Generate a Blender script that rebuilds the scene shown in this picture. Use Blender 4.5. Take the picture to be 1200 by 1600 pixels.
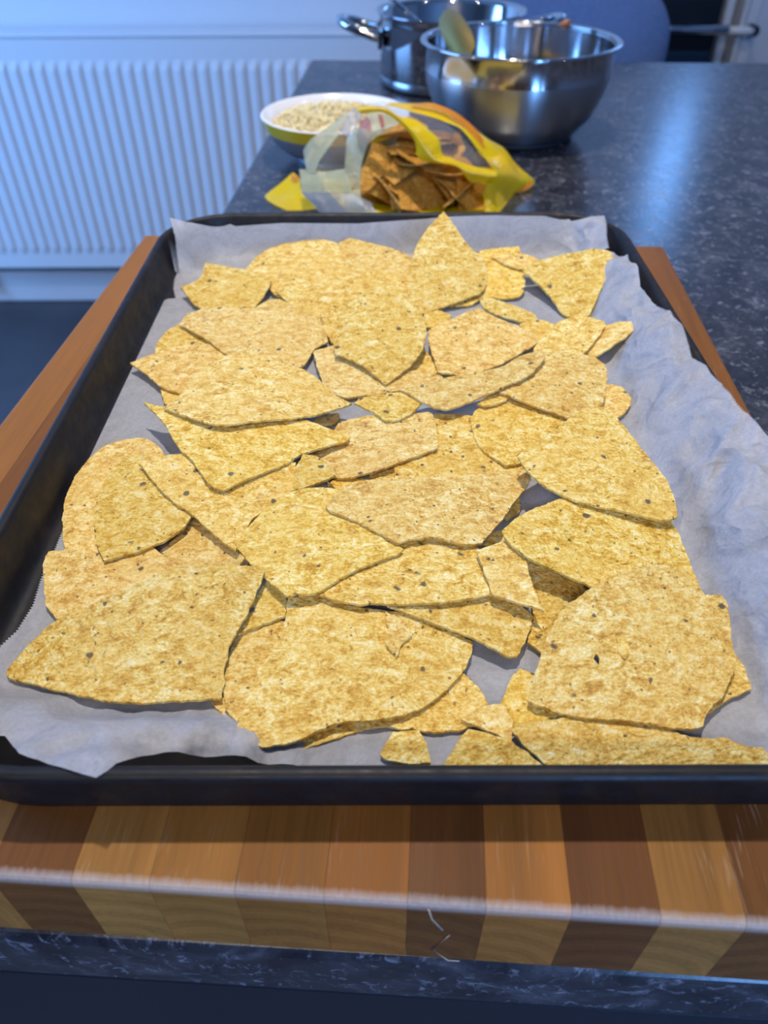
import bpy, bmesh, math, random
import numpy as np
from mathutils import Vector, Matrix, noise, Euler
from mathutils.geometry import delaunay_2d_cdt

for o in list(bpy.data.objects): bpy.data.objects.remove(o)
S = bpy.context.scene
COL = S.collection

# ------------------------------------------------------------- camera, world, lights, exposure
cam = bpy.data.cameras.new('camera'); camo = bpy.data.objects.new('camera', cam); COL.objects.link(camo)
cam.sensor_fit = 'VERTICAL'; cam.sensor_height = 24; cam.lens = 24 * 1165.6 / 1600
cam.clip_start = .01; cam.clip_end = 50
camo.matrix_world = Matrix(((0.99999162,0.00352629,0.00208069,0.00000000),(-0.00081357,0.66917921,-0.74310062,0.00000000),(-0.00401274,0.74309269,0.66917647,0.23950000),(0.00000000,0.00000000,0.00000000,1.00000000)))
cam.dof.use_dof = True; cam.dof.focus_distance = .275; cam.dof.aperture_fstop = 7.8
S.camera = camo
S.view_settings.view_transform = 'Standard'; S.view_settings.look = 'None'
S.view_settings.exposure = -0.04; S.view_settings.gamma = 1; S.view_settings.use_curve_mapping = False

W = bpy.data.worlds.new('world'); S.world = W; W.use_nodes = True
W.node_tree.nodes['Background'].inputs[0].default_value = (.35, .55, 1, 1)
W.node_tree.nodes['Background'].inputs[1].default_value = .06

def area(name, loc, target, sx, sy, power, color, shape='RECTANGLE', spread=180):
    l = bpy.data.lights.new(name, 'AREA'); l.shape = shape; l.size = sx; l.size_y = sy
    l.energy = power; l.color = color; l.spread = math.radians(spread)
    o = bpy.data.objects.new(name, l); COL.objects.link(o); o.location = loc
    o.rotation_euler = (Vector(target) - Vector(loc)).to_track_quat('-Z', 'Y').to_euler()
    return o
WARM = (1, .92, .81)
BLUE = (.17, .43, 1)
CEIL = 1.5
area('downlight_lamp', (0.0, .54, CEIL - .012), (0, .54, 0), 0.055, .055, 7.0, WARM, 'DISK', 110)
for x, y, p in ((-1.0, .54, 1.2), (1.0, .54, 1.6), (.1, 1.5, 1.2)):
    area('downlight_lamp', (x, y, CEIL - .012), (x, y, 0), .055, .055, p, WARM, 'DISK', 150)
area('fill_panel_lamp', (-.25, -1.25, CEIL - .035), (-.1, .1, 0), .9, .3, 20, (1, .87, .72))  # unseen panel added as warm fill for the faces towards the camera
area('window_daylight', (-2.28, 1.05, .45), (0, 1.5, .0), 1.3, 1.3, 78, BLUE)          # daylight in the left wall's window
area('window_daylight', (.93, -2.17, .25), (.3, 1.6, -.1), .32, 2.26, 58, BLUE)
area('window_daylight', (1.42, -2.17, .25), (.3, 1.6, -.1), .09, 2.26, 12, BLUE)              # garden door behind the camera
area('window_daylight', (.855, 2.33, .46), (.5, .3, 0), .11, .52, 2.0, BLUE)                 # slit window on the far wall

# ------------------------------------------------------------- helpers
def mat(name):
    m = bpy.data.materials.new(name); m.use_nodes = True
    nt = m.node_tree; b = nt.nodes['Principled BSDF']
    return m, nt, b
def N(nt, typ, **kw):
    n = nt.nodes.new(typ)
    for k, v in kw.items():
        if k in n.inputs: n.inputs[k].default_value = v
        else: setattr(n, k, v)
    return n
def ramp(nt, fac, stops, interp='LINEAR'):
    r = nt.nodes.new('ShaderNodeValToRGB'); r.color_ramp.interpolation = interp
    e = r.color_ramp.elements
    while len(e) < len(stops): e.new(.5)
    for i, (p, c) in enumerate(stops):
        e[i].position = p; e[i].color = (c[0], c[1], c[2], 1) if hasattr(c, '__len__') else (c, c, c, 1)
    nt.links.new(fac, r.inputs[0]); return r.outputs[0]
def mix(nt, fac, a, b, mode='MIX'):
    n = nt.nodes.new('ShaderNodeMix'); n.data_type = 'RGBA'; n.blend_type = mode
    for s, v in ((n.inputs[0], fac), (n.inputs[6], a), (n.inputs[7], b)):
        if hasattr(v, 'is_linked'): nt.links.new(v, s)
        elif hasattr(v, '__len__'): s.default_value = (v[0], v[1], v[2], 1)
        else: s.default_value = v
    return n.outputs[2]
def math_(nt, op, a, b=0.0, c=0.0, clamp=False):
    n = nt.nodes.new('ShaderNodeMath'); n.operation = op; n.use_clamp = clamp
    for s, v in zip(n.inputs, (a, b, c)):
        if hasattr(v, 'is_linked'): nt.links.new(v, s)
        else: s.default_value = v
    return n.outputs[0]
def bump(nt, b, h, strength, dist):
    n = nt.nodes.new('ShaderNodeBump'); n.inputs['Strength'].default_value = strength; n.inputs['Distance'].default_value = dist
    nt.links.new(h, n.inputs['Height']); nt.links.new(n.outputs[0], b.inputs['Normal']); return n
def coords(nt, scale=(1, 1, 1), rand=True, kind='Object'):
    t = nt.nodes.new('ShaderNodeTexCoord'); m = nt.nodes.new('ShaderNodeMapping'); m.inputs['Scale'].default_value = scale
    v = t.outputs[kind]
    if rand:
        oi = nt.nodes.new('ShaderNodeObjectInfo'); a = nt.nodes.new('ShaderNodeVectorMath'); a.operation = 'ADD'
        mu = math_(nt, 'MULTIPLY', oi.outputs['Random'], 7.3)
        nt.links.new(v, a.inputs[0]); nt.links.new(mu, a.inputs[1]); v = a.outputs[0]
    nt.links.new(v, m.inputs[0]); return m.outputs[0]
def noise_t(nt, vec, scale, detail=3, rough=.55, dist=0.0):
    n = N(nt, 'ShaderNodeTexNoise', Scale=scale, Detail=detail, Roughness=rough, Distortion=dist)
    nt.links.new(vec, n.inputs['Vector']); return n.outputs['Fac']
def plain(name, col, rough=.5, metal=0.0, **kw):
    m, nt, b = mat(name); b.inputs['Base Color'].default_value = (*col, 1); b.inputs['Roughness'].default_value = rough
    b.inputs['Metallic'].default_value = metal
    for k, v in kw.items(): b.inputs[k].default_value = v
    return m

def mesh_obj(name, verts, faces, m=None, parent=None, smooth=False, loc=None):
    me = bpy.data.meshes.new(name); me.from_pydata([tuple(v) for v in verts], [], faces); me.update()
    if smooth: me.polygons.foreach_set('use_smooth', [True] * len(me.polygons))
    o = bpy.data.objects.new(name, me); COL.objects.link(o)
    if m: me.materials.append(m)
    if parent: o.parent = parent
    if loc: o.location = loc
    return o
def fix_normals(o):
    bm = bmesh.new(); bm.from_mesh(o.data); bmesh.ops.recalc_face_normals(bm, faces=bm.faces); bm.to_mesh(o.data); bm.free(); return o
def tag(o, label, cat, group=None, kind=None):
    o['label'] = label; o['category'] = cat
    if group: o['group'] = group
    if kind: o['kind'] = kind
    return o
def struct(o, label=None):
    o['kind'] = 'structure'
    if label: o['label'] = label
    return o
def empty(name, loc=(0, 0, 0), rz=0):
    o = bpy.data.objects.new(name, None); COL.objects.link(o); o.location = loc; o.rotation_euler = (0, 0, rz)
    o.empty_display_size = .02; return o
def box(name, c, s, m, parent=None, bev=0.0, seg=2):
    x, y, z = (v / 2 for v in s)
    bm = bmesh.new(); bmesh.ops.create_cube(bm, size=1)
    for v in bm.verts: v.co = Vector((v.co.x * s[0], v.co.y * s[1], v.co.z * s[2]))
    if bev: bmesh.ops.bevel(bm, geom=bm.edges[:], offset=bev, segments=seg, profile=.5, affect='EDGES')
    me = bpy.data.meshes.new(name); bm.to_mesh(me); bm.free()
    o = bpy.data.objects.new(name, me); COL.objects.link(o); me.materials.append(m); o.location = c
    if parent: o.parent = parent
    return o
def lathe(name, prof, m, parent=None, seg=72, loc=(0, 0, 0)):
    vs, fs = [], []
    n = len(prof)
    for i in range(seg):
        a = 2 * math.pi * i / seg
        for r, z in prof: vs.append((r * math.cos(a), r * math.sin(a), z))
    for i in range(seg):
        for j in range(n - 1):
            a, b = i * n + j, ((i + 1) % seg) * n + j
            fs.append((a, b, b + 1, a + 1))
    o = mesh_obj(name, vs, fs, m, parent, True, loc)
    bm = bmesh.new(); bm.from_mesh(o.data); bmesh.ops.remove_doubles(bm, verts=bm.verts, dist=1e-6)
    bmesh.ops.recalc_face_normals(bm, faces=bm.faces); bm.to_mesh(o.data); bm.free()
    return o
def tube(name, pts, r, m, parent=None, seg=10, flat=1.0):
    pts = [Vector(p) for p in pts]; rs = r if hasattr(r, '__len__') else [r] * len(pts)
    vs, fs = [], []; up = Vector((0, 0, 1))
    for i, p in enumerate(pts):
        d = (pts[min(i + 1, len(pts) - 1)] - pts[max(i - 1, 0)]).normalized()
        u = d.cross(up)
        if u.length < 1e-3: u = d.cross(Vector((1, 0, 0)))
        u.normalize(); w = u.cross(d)
        for k in range(seg):
            a = 2 * math.pi * k / seg
            vs.append(p + (u * math.cos(a) + w * math.sin(a) * flat) * rs[i])
    for i in range(len(pts) - 1):
        for k in range(seg):
            a, b = i * seg + k, i * seg + (k + 1) % seg
            fs.append((a, b, b + seg, a + seg))
    fs.append(tuple(range(seg))[::-1]); fs.append(tuple(range((len(pts) - 1) * seg, len(pts) * seg)))
    return fix_normals(mesh_obj(name, vs, fs, m, parent, True))
def catmull(p, n):
    out = []
    for i in range(len(p) - 1):
        a, b, c, d = p[max(i - 1, 0)], p[i], p[i + 1], p[min(i + 2, len(p) - 1)]
        for k in range(n):
            t = k / n
            out.append(.5 * ((2 * b) + (c - a) * t + (2 * a - 5 * b + 4 * c - d) * t * t + (3 * b - a - 3 * c + d) * t ** 3))
    out.append(p[-1]); return out
def sm(t):
    t = min(1, max(0, t)); return t * t * (3 - 2 * t)

# ------------------------------------------------------------- materials
def make_chip_mat(name, dark=1.0, tint=None):
    m, nt, b = mat(name)
    v = coords(nt)
    w = coords(nt, (1, 1.5, 1))
    n1 = noise_t(nt, w, 185, 5, .68, .8)
    n2 = noise_t(nt, w, 800, 3, .6, .4)
    n4 = noise_t(nt, v, 420, 2, .5, .3)
    n3 = noise_t(nt, v, 45, 2, .5)
    s = math_(nt, 'ADD', math_(nt, 'MULTIPLY', n1, .62), math_(nt, 'MULTIPLY', n2, .38))
    d = dark
    c = ramp(nt, s, [(.36, (.44 * d, .185 * d, .022 * d)), (.44, (.66 * d, .345 * d, .055 * d)), (.50, (.80 * d, .51 * d, .120 * d)),
                     (.555, (.88 * d, .65 * d, .24 * d)), (.64, (.95 * d, .83 * d, .50 * d))])
    c = mix(nt, math_(nt, 'MULTIPLY', ramp(nt, n3, [(.42, 0.0), (.66, 1.0)]), .35), c, (.80 * d, .47 * d, .10 * d))
    # toasted brown blotches
    nb = noise_t(nt, v, 105, 3, .5, .4)
    c = mix(nt, math_(nt, 'MULTIPLY', ramp(nt, nb, [(.66, 0.0), (.76, 1.0)]), .6), c, (.50 * d, .22 * d, .07 * d))
    # dark husk specks, sparse, two sizes
    wv = nt.nodes.new('ShaderNodeVectorMath'); wv.operation = 'ADD'
    nn = N(nt, 'ShaderNodeTexNoise', Scale=420.0, Detail=2.0); nt.links.new(v, nn.inputs['Vector'])
    sc = nt.nodes.new('ShaderNodeVectorMath'); sc.operation = 'SCALE'; sc.inputs['Scale'].default_value = .0026
    nt.links.new(nn.outputs['Color'], sc.inputs[0]); nt.links.new(v, wv.inputs[0]); nt.links.new(sc.outputs[0], wv.inputs[1])
    for scale, lo, hi, keep, col in ((92, .09, .14, .40, (.045, .042, .045)), (330, .12, .20, .70, (.22, .095, .03)), (170, .09, .14, .55, (.06, .045, .04))):
        vo = N(nt, 'ShaderNodeTexVoronoi', Scale=float(scale)); nt.links.new(wv.outputs[0], vo.inputs['Vector'])
        k = ramp(nt, vo.outputs['Distance'], [(lo, 1.0), (hi, 0.0)])
        sp = nt.nodes.new('ShaderNodeSeparateColor'); nt.links.new(vo.outputs['Color'], sp.inputs[0])
        g = math_(nt, 'GREATER_THAN', sp.outputs[0], keep)
        c = mix(nt, math_(nt, 'MULTIPLY', math_(nt, 'MULTIPLY', k, g), .85), c, col)
    oi = nt.nodes.new('ShaderNodeObjectInfo'); hs = nt.nodes.new('ShaderNodeHueSaturation'); nt.links.new(c, hs.inputs['Color'])
    rr = math_(nt, 'FRACT', math_(nt, 'MULTIPLY', oi.outputs['Random'], 17.31))
    nt.links.new(math_(nt, 'ADD', .91, math_(nt, 'MULTIPLY', oi.outputs['Random'], .16)), hs.inputs['Value'])
    nt.links.new(math_(nt, 'ADD', .506, math_(nt, 'MULTIPLY', rr, .004)), hs.inputs['Hue'])
    nt.links.new(math_(nt, 'ADD', .95, math_(nt, 'MULTIPLY', rr, .08)), hs.inputs['Saturation']); c = hs.outputs[0]
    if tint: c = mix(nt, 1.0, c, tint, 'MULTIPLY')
    nt.links.new(c, b.inputs['Base Color'])
    b.inputs['Roughness'].default_value = .55; b.inputs['Specular IOR Level'].default_value = .35
    h = math_(nt, 'ADD', math_(nt, 'MULTIPLY', n4, 1.1), math_(nt, 'MULTIPLY', n2, .35))
    bump(nt, b, h, .8, .0020)
    return m
M_CHIP = make_chip_mat('tortilla')

m, nt, b = mat('baked_black_steel'); v = coords(nt, rand=False)
c = ramp(nt, noise_t(nt, v, 60, 5, .65), [(.35, (.007, .007, .009)), (.55, (.012, .010, .010)), (.72, (.034, .021, .012))])
nt.links.new(c, b.inputs['Base Color']); r = ramp(nt, noise_t(nt, v, 160, 4, .6), [(.3, .38), (.7, .62)])
b.inputs['Specular IOR Level'].default_value = .3
nt.links.new(r, b.inputs['Roughness']); bump(nt, b, noise_t(nt, v, 500, 3), .12, .0006); M_TRAY = m

m, nt, b = mat('baking_paper'); v = coords(nt, rand=False)
n1 = noise_t(nt, v, 700, 4, .7); n2 = noise_t(nt, v, 70, 5, .6, 1.5)
c = ramp(nt, math_(nt, 'ADD', math_(nt, 'MULTIPLY', n1, .5), math_(nt, 'MULTIPLY', n2, .5)), [(.35, (.50, .50, .535)), (.65, (.70, .70, .745))])
dif = nt.nodes.new('ShaderNodeBsdfPrincipled'); dif.inputs['Roughness'].default_value = .42; dif.inputs['Specular IOR Level'].default_value = .35
nt.links.new(c, dif.inputs['Base Color'])
bp = nt.nodes.new('ShaderNodeBump'); bp.inputs['Strength'].default_value = .6; bp.inputs['Distance'].default_value = .0016
sx = nt.nodes.new('ShaderNodeSeparateXYZ'); nt.links.new(v, sx.inputs[0])
msk = ramp(nt, sx.outputs[0], [(.102, 0.0), (.122, 1.0)])
def crease(sc): return math_(nt, 'ABSOLUTE', math_(nt, 'SUBTRACT', noise_t(nt, v, sc, 2, .45, .6), .5))
cr_ = math_(nt, 'MULTIPLY', msk, math_(nt, 'ADD', math_(nt, 'MULTIPLY', crease(30), -12.0), math_(nt, 'MULTIPLY', crease(80), -2.5)))
nt.links.new(math_(nt, 'ADD', cr_, math_(nt, 'ADD', n2, math_(nt, 'MULTIPLY', n1, .2))), bp.inputs['Height']); nt.links.new(bp.outputs[0], dif.inputs['Normal'])
trl = nt.nodes.new('ShaderNodeBsdfTranslucent'); nt.links.new(c, trl.inputs[0])
tra = nt.nodes.new('ShaderNodeBsdfTransparent'); tra.inputs[0].default_value = (.92, .90, .88, 1)
a1 = nt.nodes.new('ShaderNodeMixShader'); a1.inputs[0].default_value = .28; nt.links.new(dif.outputs[0], a1.inputs[1]); nt.links.new(trl.outputs[0], a1.inputs[2])
a2 = nt.nodes.new('ShaderNodeMixShader'); a2.inputs[0].default_value = .20; nt.links.new(a1.outputs[0], a2.inputs[1]); nt.links.new(tra.outputs[0], a2.inputs[2])
nt.links.new(a2.outputs[0], nt.nodes['Material Output'].inputs[0]); M_PAPER = m

def make_wood():
    m, nt, b = mat('acacia_stave')
    t = nt.nodes.new('ShaderNodeTexCoord'); oi = nt.nodes.new('ShaderNodeObjectInfo')
    sep = nt.nodes.new('ShaderNodeSeparateXYZ'); nt.links.new(t.outputs['Object'], sep.inputs[0])
    X, Y, Z = sep.outputs
    # growth rings about an axis running along the stave: arcs on the end grain, streaks along the top
    nz = N(nt, 'ShaderNodeTexNoise', Scale=28.0, Detail=3.0)
    mp = nt.nodes.new('ShaderNodeMapping'); mp.inputs['Scale'].default_value = (1, .12, 1)
    ad = nt.nodes.new('ShaderNodeVectorMath'); ad.operation = 'ADD'; nt.links.new(t.outputs['Object'], ad.inputs[0])
    nt.links.new(math_(nt, 'MULTIPLY', oi.outputs['Random'], 9.0), ad.inputs[1]); nt.links.new(ad.outputs[0], mp.inputs[0]); nt.links.new(mp.outputs[0], nz.inputs['Vector'])
    cx = math_(nt, 'SUBTRACT', X, math_(nt, 'MULTIPLY', math_(nt, 'SUBTRACT', oi.outputs['Random'], .5), .05))
    cz = math_(nt, 'ADD', Z, math_(nt, 'ADD', math_(nt, 'MULTIPLY', oi.outputs['Random'], .04), .012))
    r = math_(nt, 'SQRT', math_(nt, 'ADD', math_(nt, 'MULTIPLY', cx, cx), math_(nt, 'MULTIPLY', cz, cz)))
    r = math_(nt, 'ADD', r, math_(nt, 'MULTIPLY', nz.outputs['Fac'], .012))
    wv = math_(nt, 'SINE', math_(nt, 'MULTIPLY', r, 2300.0))
    wv2 = math_(nt, 'SINE', math_(nt, 'MULTIPLY', r, 700.0))
    g = math_(nt, 'ADD', math_(nt, 'MULTIPLY', wv, .045), math_(nt, 'MULTIPLY', wv2, .10))
    mp2 = nt.nodes.new('ShaderNodeMapping'); mp2.inputs['Scale'].default_value = (1, .035, 1); nt.links.new(ad.outputs[0], mp2.inputs[0])
    fine = noise_t(nt, mp2.outputs[0], 900, 3, .6)
    f = math_(nt, 'ADD', math_(nt, 'ADD', g, 1.0), math_(nt, 'MULTIPLY', math_(nt, 'SUBTRACT', fine, .5), .55))
    f = math_(nt, 'ADD', f, math_(nt, 'MULTIPLY', math_(nt, 'SUBTRACT', nz.outputs['Fac'], .5), .7))
    c = mix(nt, 1.0, oi.outputs['Color'], (1, 1, 1), 'MULTIPLY')
    vm = nt.nodes.new('ShaderNodeVectorMath'); vm.operation = 'SCALE'; nt.links.new(c, vm.inputs[0]); nt.links.new(f, vm.inputs['Scale'])
    c = vm.outputs[0]
    # pale worn scratches along the grain on the upper face, and a painted-in pale highlight plus varnish wear along the front arris
    mp3 = nt.nodes.new('ShaderNodeMapping'); mp3.inputs['Scale'].default_value = (1, .05, .05); nt.links.new(ad.outputs[0], mp3.inputs[0])
    sc1 = noise_t(nt, mp3.outputs[0], 1400, 2, .5); big = noise_t(nt, ad.outputs[0], 22, 2, .5)
    scr = math_(nt, 'MULTIPLY', ramp(nt, sc1, [(.60, 0.0), (.68, 1.0)]), ramp(nt, big, [(.50, 0.0), (.68, 1.0)]))
    topm = math_(nt, 'GREATER_THAN', Z, .0185)
    c = mix(nt, math_(nt, 'MULTIPLY', math_(nt, 'MULTIPLY', scr, topm), .22), c, (.60, .50, .40))
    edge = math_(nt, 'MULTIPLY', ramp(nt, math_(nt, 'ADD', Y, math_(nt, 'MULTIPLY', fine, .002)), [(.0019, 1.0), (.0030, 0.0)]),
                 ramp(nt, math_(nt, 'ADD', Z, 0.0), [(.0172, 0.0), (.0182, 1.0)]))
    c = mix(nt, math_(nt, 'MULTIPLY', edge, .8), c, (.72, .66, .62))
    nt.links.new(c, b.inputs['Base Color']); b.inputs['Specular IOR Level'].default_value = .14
    nt.links.new(ramp(nt, fine, [(.3, .44), (.7, .58)]), b.inputs['Roughness'])
    bump(nt, b, fine, .15, .0006)
    return m
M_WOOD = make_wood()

m, nt, b = mat('speckled_laminate'); v = coords(nt, rand=False)
n1 = noise_t(nt, v, 38, 6, .72, .8); n2 = noise_t(nt, v, 130, 5, .7, 1.2); n3 = noise_t(nt, v, 420, 2, .5)
c = ramp(nt, n1, [(.38, (.013, .013, .018)), (.54, (.033, .033, .042)), (.66, (.075, .076, .095))])
c = mix(nt, math_(nt, 'MULTIPLY', ramp(nt, n2, [(.55, 0.0), (.66, 1.0)]), .65), c, (.25, .26, .32))
c = mix(nt, math_(nt, 'MULTIPLY', ramp(nt, n3, [(.70, 0.0), (.76, 1.0)]), .5), c, (.30, .31, .38))
nt.links.new(c, b.inputs['Base Color']); nt.links.new(ramp(nt, n2, [(.3, .19), (.7, .30)]), b.inputs['Roughness'])
bump(nt, b, n2, .10, .0006); M_COUNTER = m

M_STEEL = plain('polished_steel', (.62, .62, .63), .07, 1.0)
def brushed(name, col, rough, an):
    # fine brushing round the vessel: highlights smear up and down
    m, nt, b = mat(name); b.inputs['Metallic'].default_value = 1; b.inputs['Base Color'].default_value = (*col, 1)
    b.inputs['Roughness'].default_value = rough; b.inputs['Anisotropic'].default_value = an; b.inputs['Anisotropic Rotation'].default_value = .25
    t = nt.nodes.new('ShaderNodeTangent'); t.direction_type = 'RADIAL'; t.axis = 'Z'; nt.links.new(t.outputs[0], b.inputs['Tangent']); return m
M_BRUSH = brushed('brushed_steel', (.46, .47, .49), .30, .88)
M_BAND = brushed('fine_brushed_steel', (.60, .60, .62), .13, .8)
M_RUBBER = plain('black_rubber', (.012, .013, .02), .6)
M_WHITE = plain('white_enamel', (.78, .80, .82), .35)
M_WALL = plain('white_wall_paint', (.74, .75, .77), .8)
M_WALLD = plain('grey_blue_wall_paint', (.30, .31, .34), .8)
M_BOWLW = plain('white_glaze', (.82, .82, .84), .2)
M_BOWLY = plain('yellow_glaze', (.64, .42, .02), .25)
M_BOWLG = plain('grey_glaze', (.20, .19, .21), .3)
m, nt, b = mat('grated_cheese'); v = coords(nt, rand=False)
nt.links.new(ramp(nt, noise_t(nt, v, 90, 3), [(.35, (.82, .64, .28)), (.65, (.95, .84, .52))]), b.inputs['Base Color']); b.inputs['Roughness'].default_value = .5; M_CHEESE = m
M_CAB = plain('black_cabinet_paint', (.008, .010, .018), .35)
M_DARK = plain('black_lacquer', (.004, .004, .007), .3)
M_NAVYGLASS = plain('dark_navy_gloss', (.010, .022, .042), .15)
M_CHROME = plain('satin_chrome', (.60, .62, .68), .18, 1.0)
m, nt, b = mat('blue_chair_fabric'); v = coords(nt, rand=False)
nt.links.new(ramp(nt, noise_t(nt, v, 300, 3), [(.35, (.062, .115, .25)), (.65, (.085, .15, .32))]), b.inputs['Base Color']); b.inputs['Roughness'].default_value = .9; M_FABRIC = m
m, nt, b = mat('slate_floor_tile'); v = coords(nt, rand=False)
nt.links.new(ramp(nt, noise_t(nt, v, 5, 5), [(.35, (.045, .045, .052)), (.65, (.062, .062, .070))]), b.inputs['Base Color']); b.inputs['Roughness'].default_value = .5; M_FLOOR = m
M_FRAME = plain('white_door_paint', (.70, .72, .76), .3)
M_LEG = plain('dark_wood_leg', (.03, .02, .015), .5)
M_BRASS = plain('tinted_spoon_steel', (.48, .34, .10), .4, 1.0)

def film(name, col, alpha, rough=.18, trans=.35):
    m, nt, b = mat(name); v = coords(nt, rand=False)
    b.inputs['Base Color'].default_value = (*col, 1); b.inputs['Roughness'].default_value = rough; b.inputs['Specular IOR Level'].default_value = .7
    n = noise_t(nt, v, 75, 4, .6, 1.0); bump(nt, b, n, .5, .003)
    tr = nt.nodes.new('ShaderNodeBsdfTranslucent'); tr.inputs[0].default_value = (*col, 1)
    tp = nt.nodes.new('ShaderNodeBsdfTransparent')
    a = nt.nodes.new('ShaderNodeMixShader'); a.inputs[0].default_value = trans; nt.links.new(b.outputs[0], a.inputs[1]); nt.links.new(tr.outputs[0], a.inputs[2])
    c = nt.nodes.new('ShaderNodeMixShader'); c.inputs[0].default_value = 1 - alpha; nt.links.new(a.outputs[0], c.inputs[1]); nt.links.new(tp.outputs[0], c.inputs[2])
    nt.links.new(c.outputs[0], nt.nodes['Material Output'].inputs[0]); return m
M_FYEL = film('yellow_printed_film', (.95, .68, .01), .97)
M_FORA = film('orange_print', (.80, .30, .03), .95)
M_FPALE = film('pale_film', (.66, .70, .48), .72)
M_FCLR = film('clear_film', (.55, .55, .60), .20, .08)
M_FRED = film('red_print', (.62, .20, .17), .85)
M_FBLUE = film('bluish_clear_film', (.42, .50, .62), .55, .1)

# ------------------------------------------------------------- room shell
YW = 2.345; FZ = -.9
struct(box('floor', (0, .2, FZ - .02), (5.2, 5.2, .04), M_FLOOR))
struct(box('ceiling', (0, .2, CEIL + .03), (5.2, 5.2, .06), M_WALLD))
struct(box('wall_back', (0, YW + .05, .3), (5.2, .1, 2.4), M_WALL))
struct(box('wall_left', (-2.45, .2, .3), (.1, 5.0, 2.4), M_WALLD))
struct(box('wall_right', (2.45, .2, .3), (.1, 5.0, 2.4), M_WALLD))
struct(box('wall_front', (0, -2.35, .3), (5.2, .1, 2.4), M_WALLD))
struct(box('baseboard_back', (-.85, YW - .011, FZ + .051), (3.0, .022, .102), M_WHITE, None, .006))
def window(n, loc, w, h, axis):
    e = empty('window_%d' % n, loc, math.pi / 2 if axis == 'x' else 0); struct(e, 'white framed window')
    for x in (-w / 2, w / 2): box('window_frame', (x, 0, 0), (.05, .06, h + .05), M_FRAME, e)
    for z in (-h / 2, h / 2): box('window_frame', (0, 0, z), (w - .05, .06, .05), M_FRAME, e)
window(1, (-2.37, 1.05, .45), 1.4, 1.4, 'x')
window(2, (.93, -2.27, .25), .40, 2.28, 'y')
window(4, (1.42, -2.27, .25), .16, 2.28, 'y')
window(3, (.855, 2.31, .46), .19, .62, 'y')
for i, (x, y) in enumerate(((0, .54), (-1, .54), (1, .54), (.1, 1.5))):
    d = lathe('downlight', [(.030, 0), (.045, 0), (.047, .003), (.045, .006), (.030, .006), (.030, 0)], M_CHROME, None, 32, (x, y, CEIL - .006))
    tag(d, 'round chrome downlight ring in the ceiling ' + ('above the baking tray', 'near the left wall', 'near the right wall', 'above the far end of the worktop')[i], 'light', 'ceiling downlights')

pl = tag(empty('fill_panel_frame', (-.25, -1.25, CEIL)), 'added unseen fill light panel frame over the near side of the kitchen', 'light')  # frame built around the added fill lamp
for x, y, w, h in ((0, .17, .98, .03), (0, -.17, .98, .03), (.475, 0, .03, .31), (-.475, 0, .03, .31)): box('frame', (x, y, -.012), (w, h, .022), M_FRAME, pl)

# ------------------------------------------------------------- radiator
rad = tag(empty('radiator', (-.9, 2.25, FZ + .15)), 'long white ribbed panel radiator on the far wall', 'radiator')
x0, x1 = -1.25, .92; zt, zb = .585, .03
pitch = .0333; nrib = int((x1 - x0 - .06) / pitch)
prof = [(x0, 0)]
for i in range(nrib):
    a = x0 + .03 + i * pitch
    prof += [(a, 0), (a + .006, -.0065), (a + .017, -.0065), (a + .023, 0)]
prof += [(x1, 0)]
rows = [(zb - .03, 0), (zb + .012, 0), (zb + .035, 1), (zt - .045, 1), (zt - .022, 0), (zt + .03, 0)]
vs = [(x, y * k, z) for z, k in rows for x, y in prof]; n = len(prof)
fs = [(j * n + i, j * n + i + 1, (j + 1) * n + i + 1, (j + 1) * n + i) for j in range(len(rows) - 1) for i in range(n - 1)]
o = fix_normals(mesh_obj('ribbed_panel', vs, fs, M_WHITE, rad))
sd = o.modifiers.new('s', 'SOLIDIFY'); sd.thickness = .002; sd.offset = 0
box('top_cover', ((x0 + x1) / 2, .036, zt + .034), (x1 - x0, .085, .008), M_WHITE, rad, .003)
box('rear_panel', ((x0 + x1) / 2, .068, .30), (x1 - x0, .012, .59), M_WHITE, rad)
tube('pipe', [(x0 + .02, .07, -.018), (x1, .07, -.018)], .008, M_WHITE, rad)
vlv = tube('valve', [(-.405, .02, .0), (-.405, .02, -.075)], [.012, .016], M_CHROME, rad, 14)

# ------------------------------------------------------------- counter and cabinet
AC = math.radians(-3.26)
ctr = tag(empty('worktop', (0, 0, 0), AC), 'long dark speckled laminate worktop under the chopping board', 'worktop')
cx0, cx1, cy0, cy1 = -.1796, 1.25, .0735, 1.2563
bm = bmesh.new(); bmesh.ops.create_cube(bm, size=1)
for v_ in bm.verts: v_.co = Vector(((v_.co.x + .5) * (cx1 - cx0) + cx0, (v_.co.y + .5) * (cy1 - cy0) + cy0, (v_.co.z - .5) * .038))
bmesh.ops.bevel(bm, geom=[e for e in bm.edges if abs(e.verts[0].co.z - e.verts[1].co.z) < 1e-6], offset=.005, segments=4, profile=.5, affect='EDGES')
me = bpy.data.meshes.new('slab'); bm.to_mesh(me); bm.free(); me.materials.append(M_COUNTER)
o = bpy.data.objects.new('slab', me); COL.objects.link(o); o.parent = ctr
cab = tag(empty('base_cabinet', (0, 0, FZ), AC), 'black kitchen base unit under the near end of the worktop', 'cabinet')
box('carcass', ((cx0 + cx1) / 2 + .01, .70, .43), (cx1 - cx0 - .03, 1.0, .86), M_CAB, cab)
box('drawer_front', (.02, .087, .73), (.39, .02, .255), M_CAB, cab, .006, 3)
box('drawer_front', (.62, .087, .73), (.78, .02, .255), M_CAB, cab, .006, 3)
box('door', (.02, .083, .35), (.39, .02, .48), M_CAB, cab, .006, 3)
box('door', (.62, .083, .35), (.78, .02, .48), M_CAB, cab, .006, 3)

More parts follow.
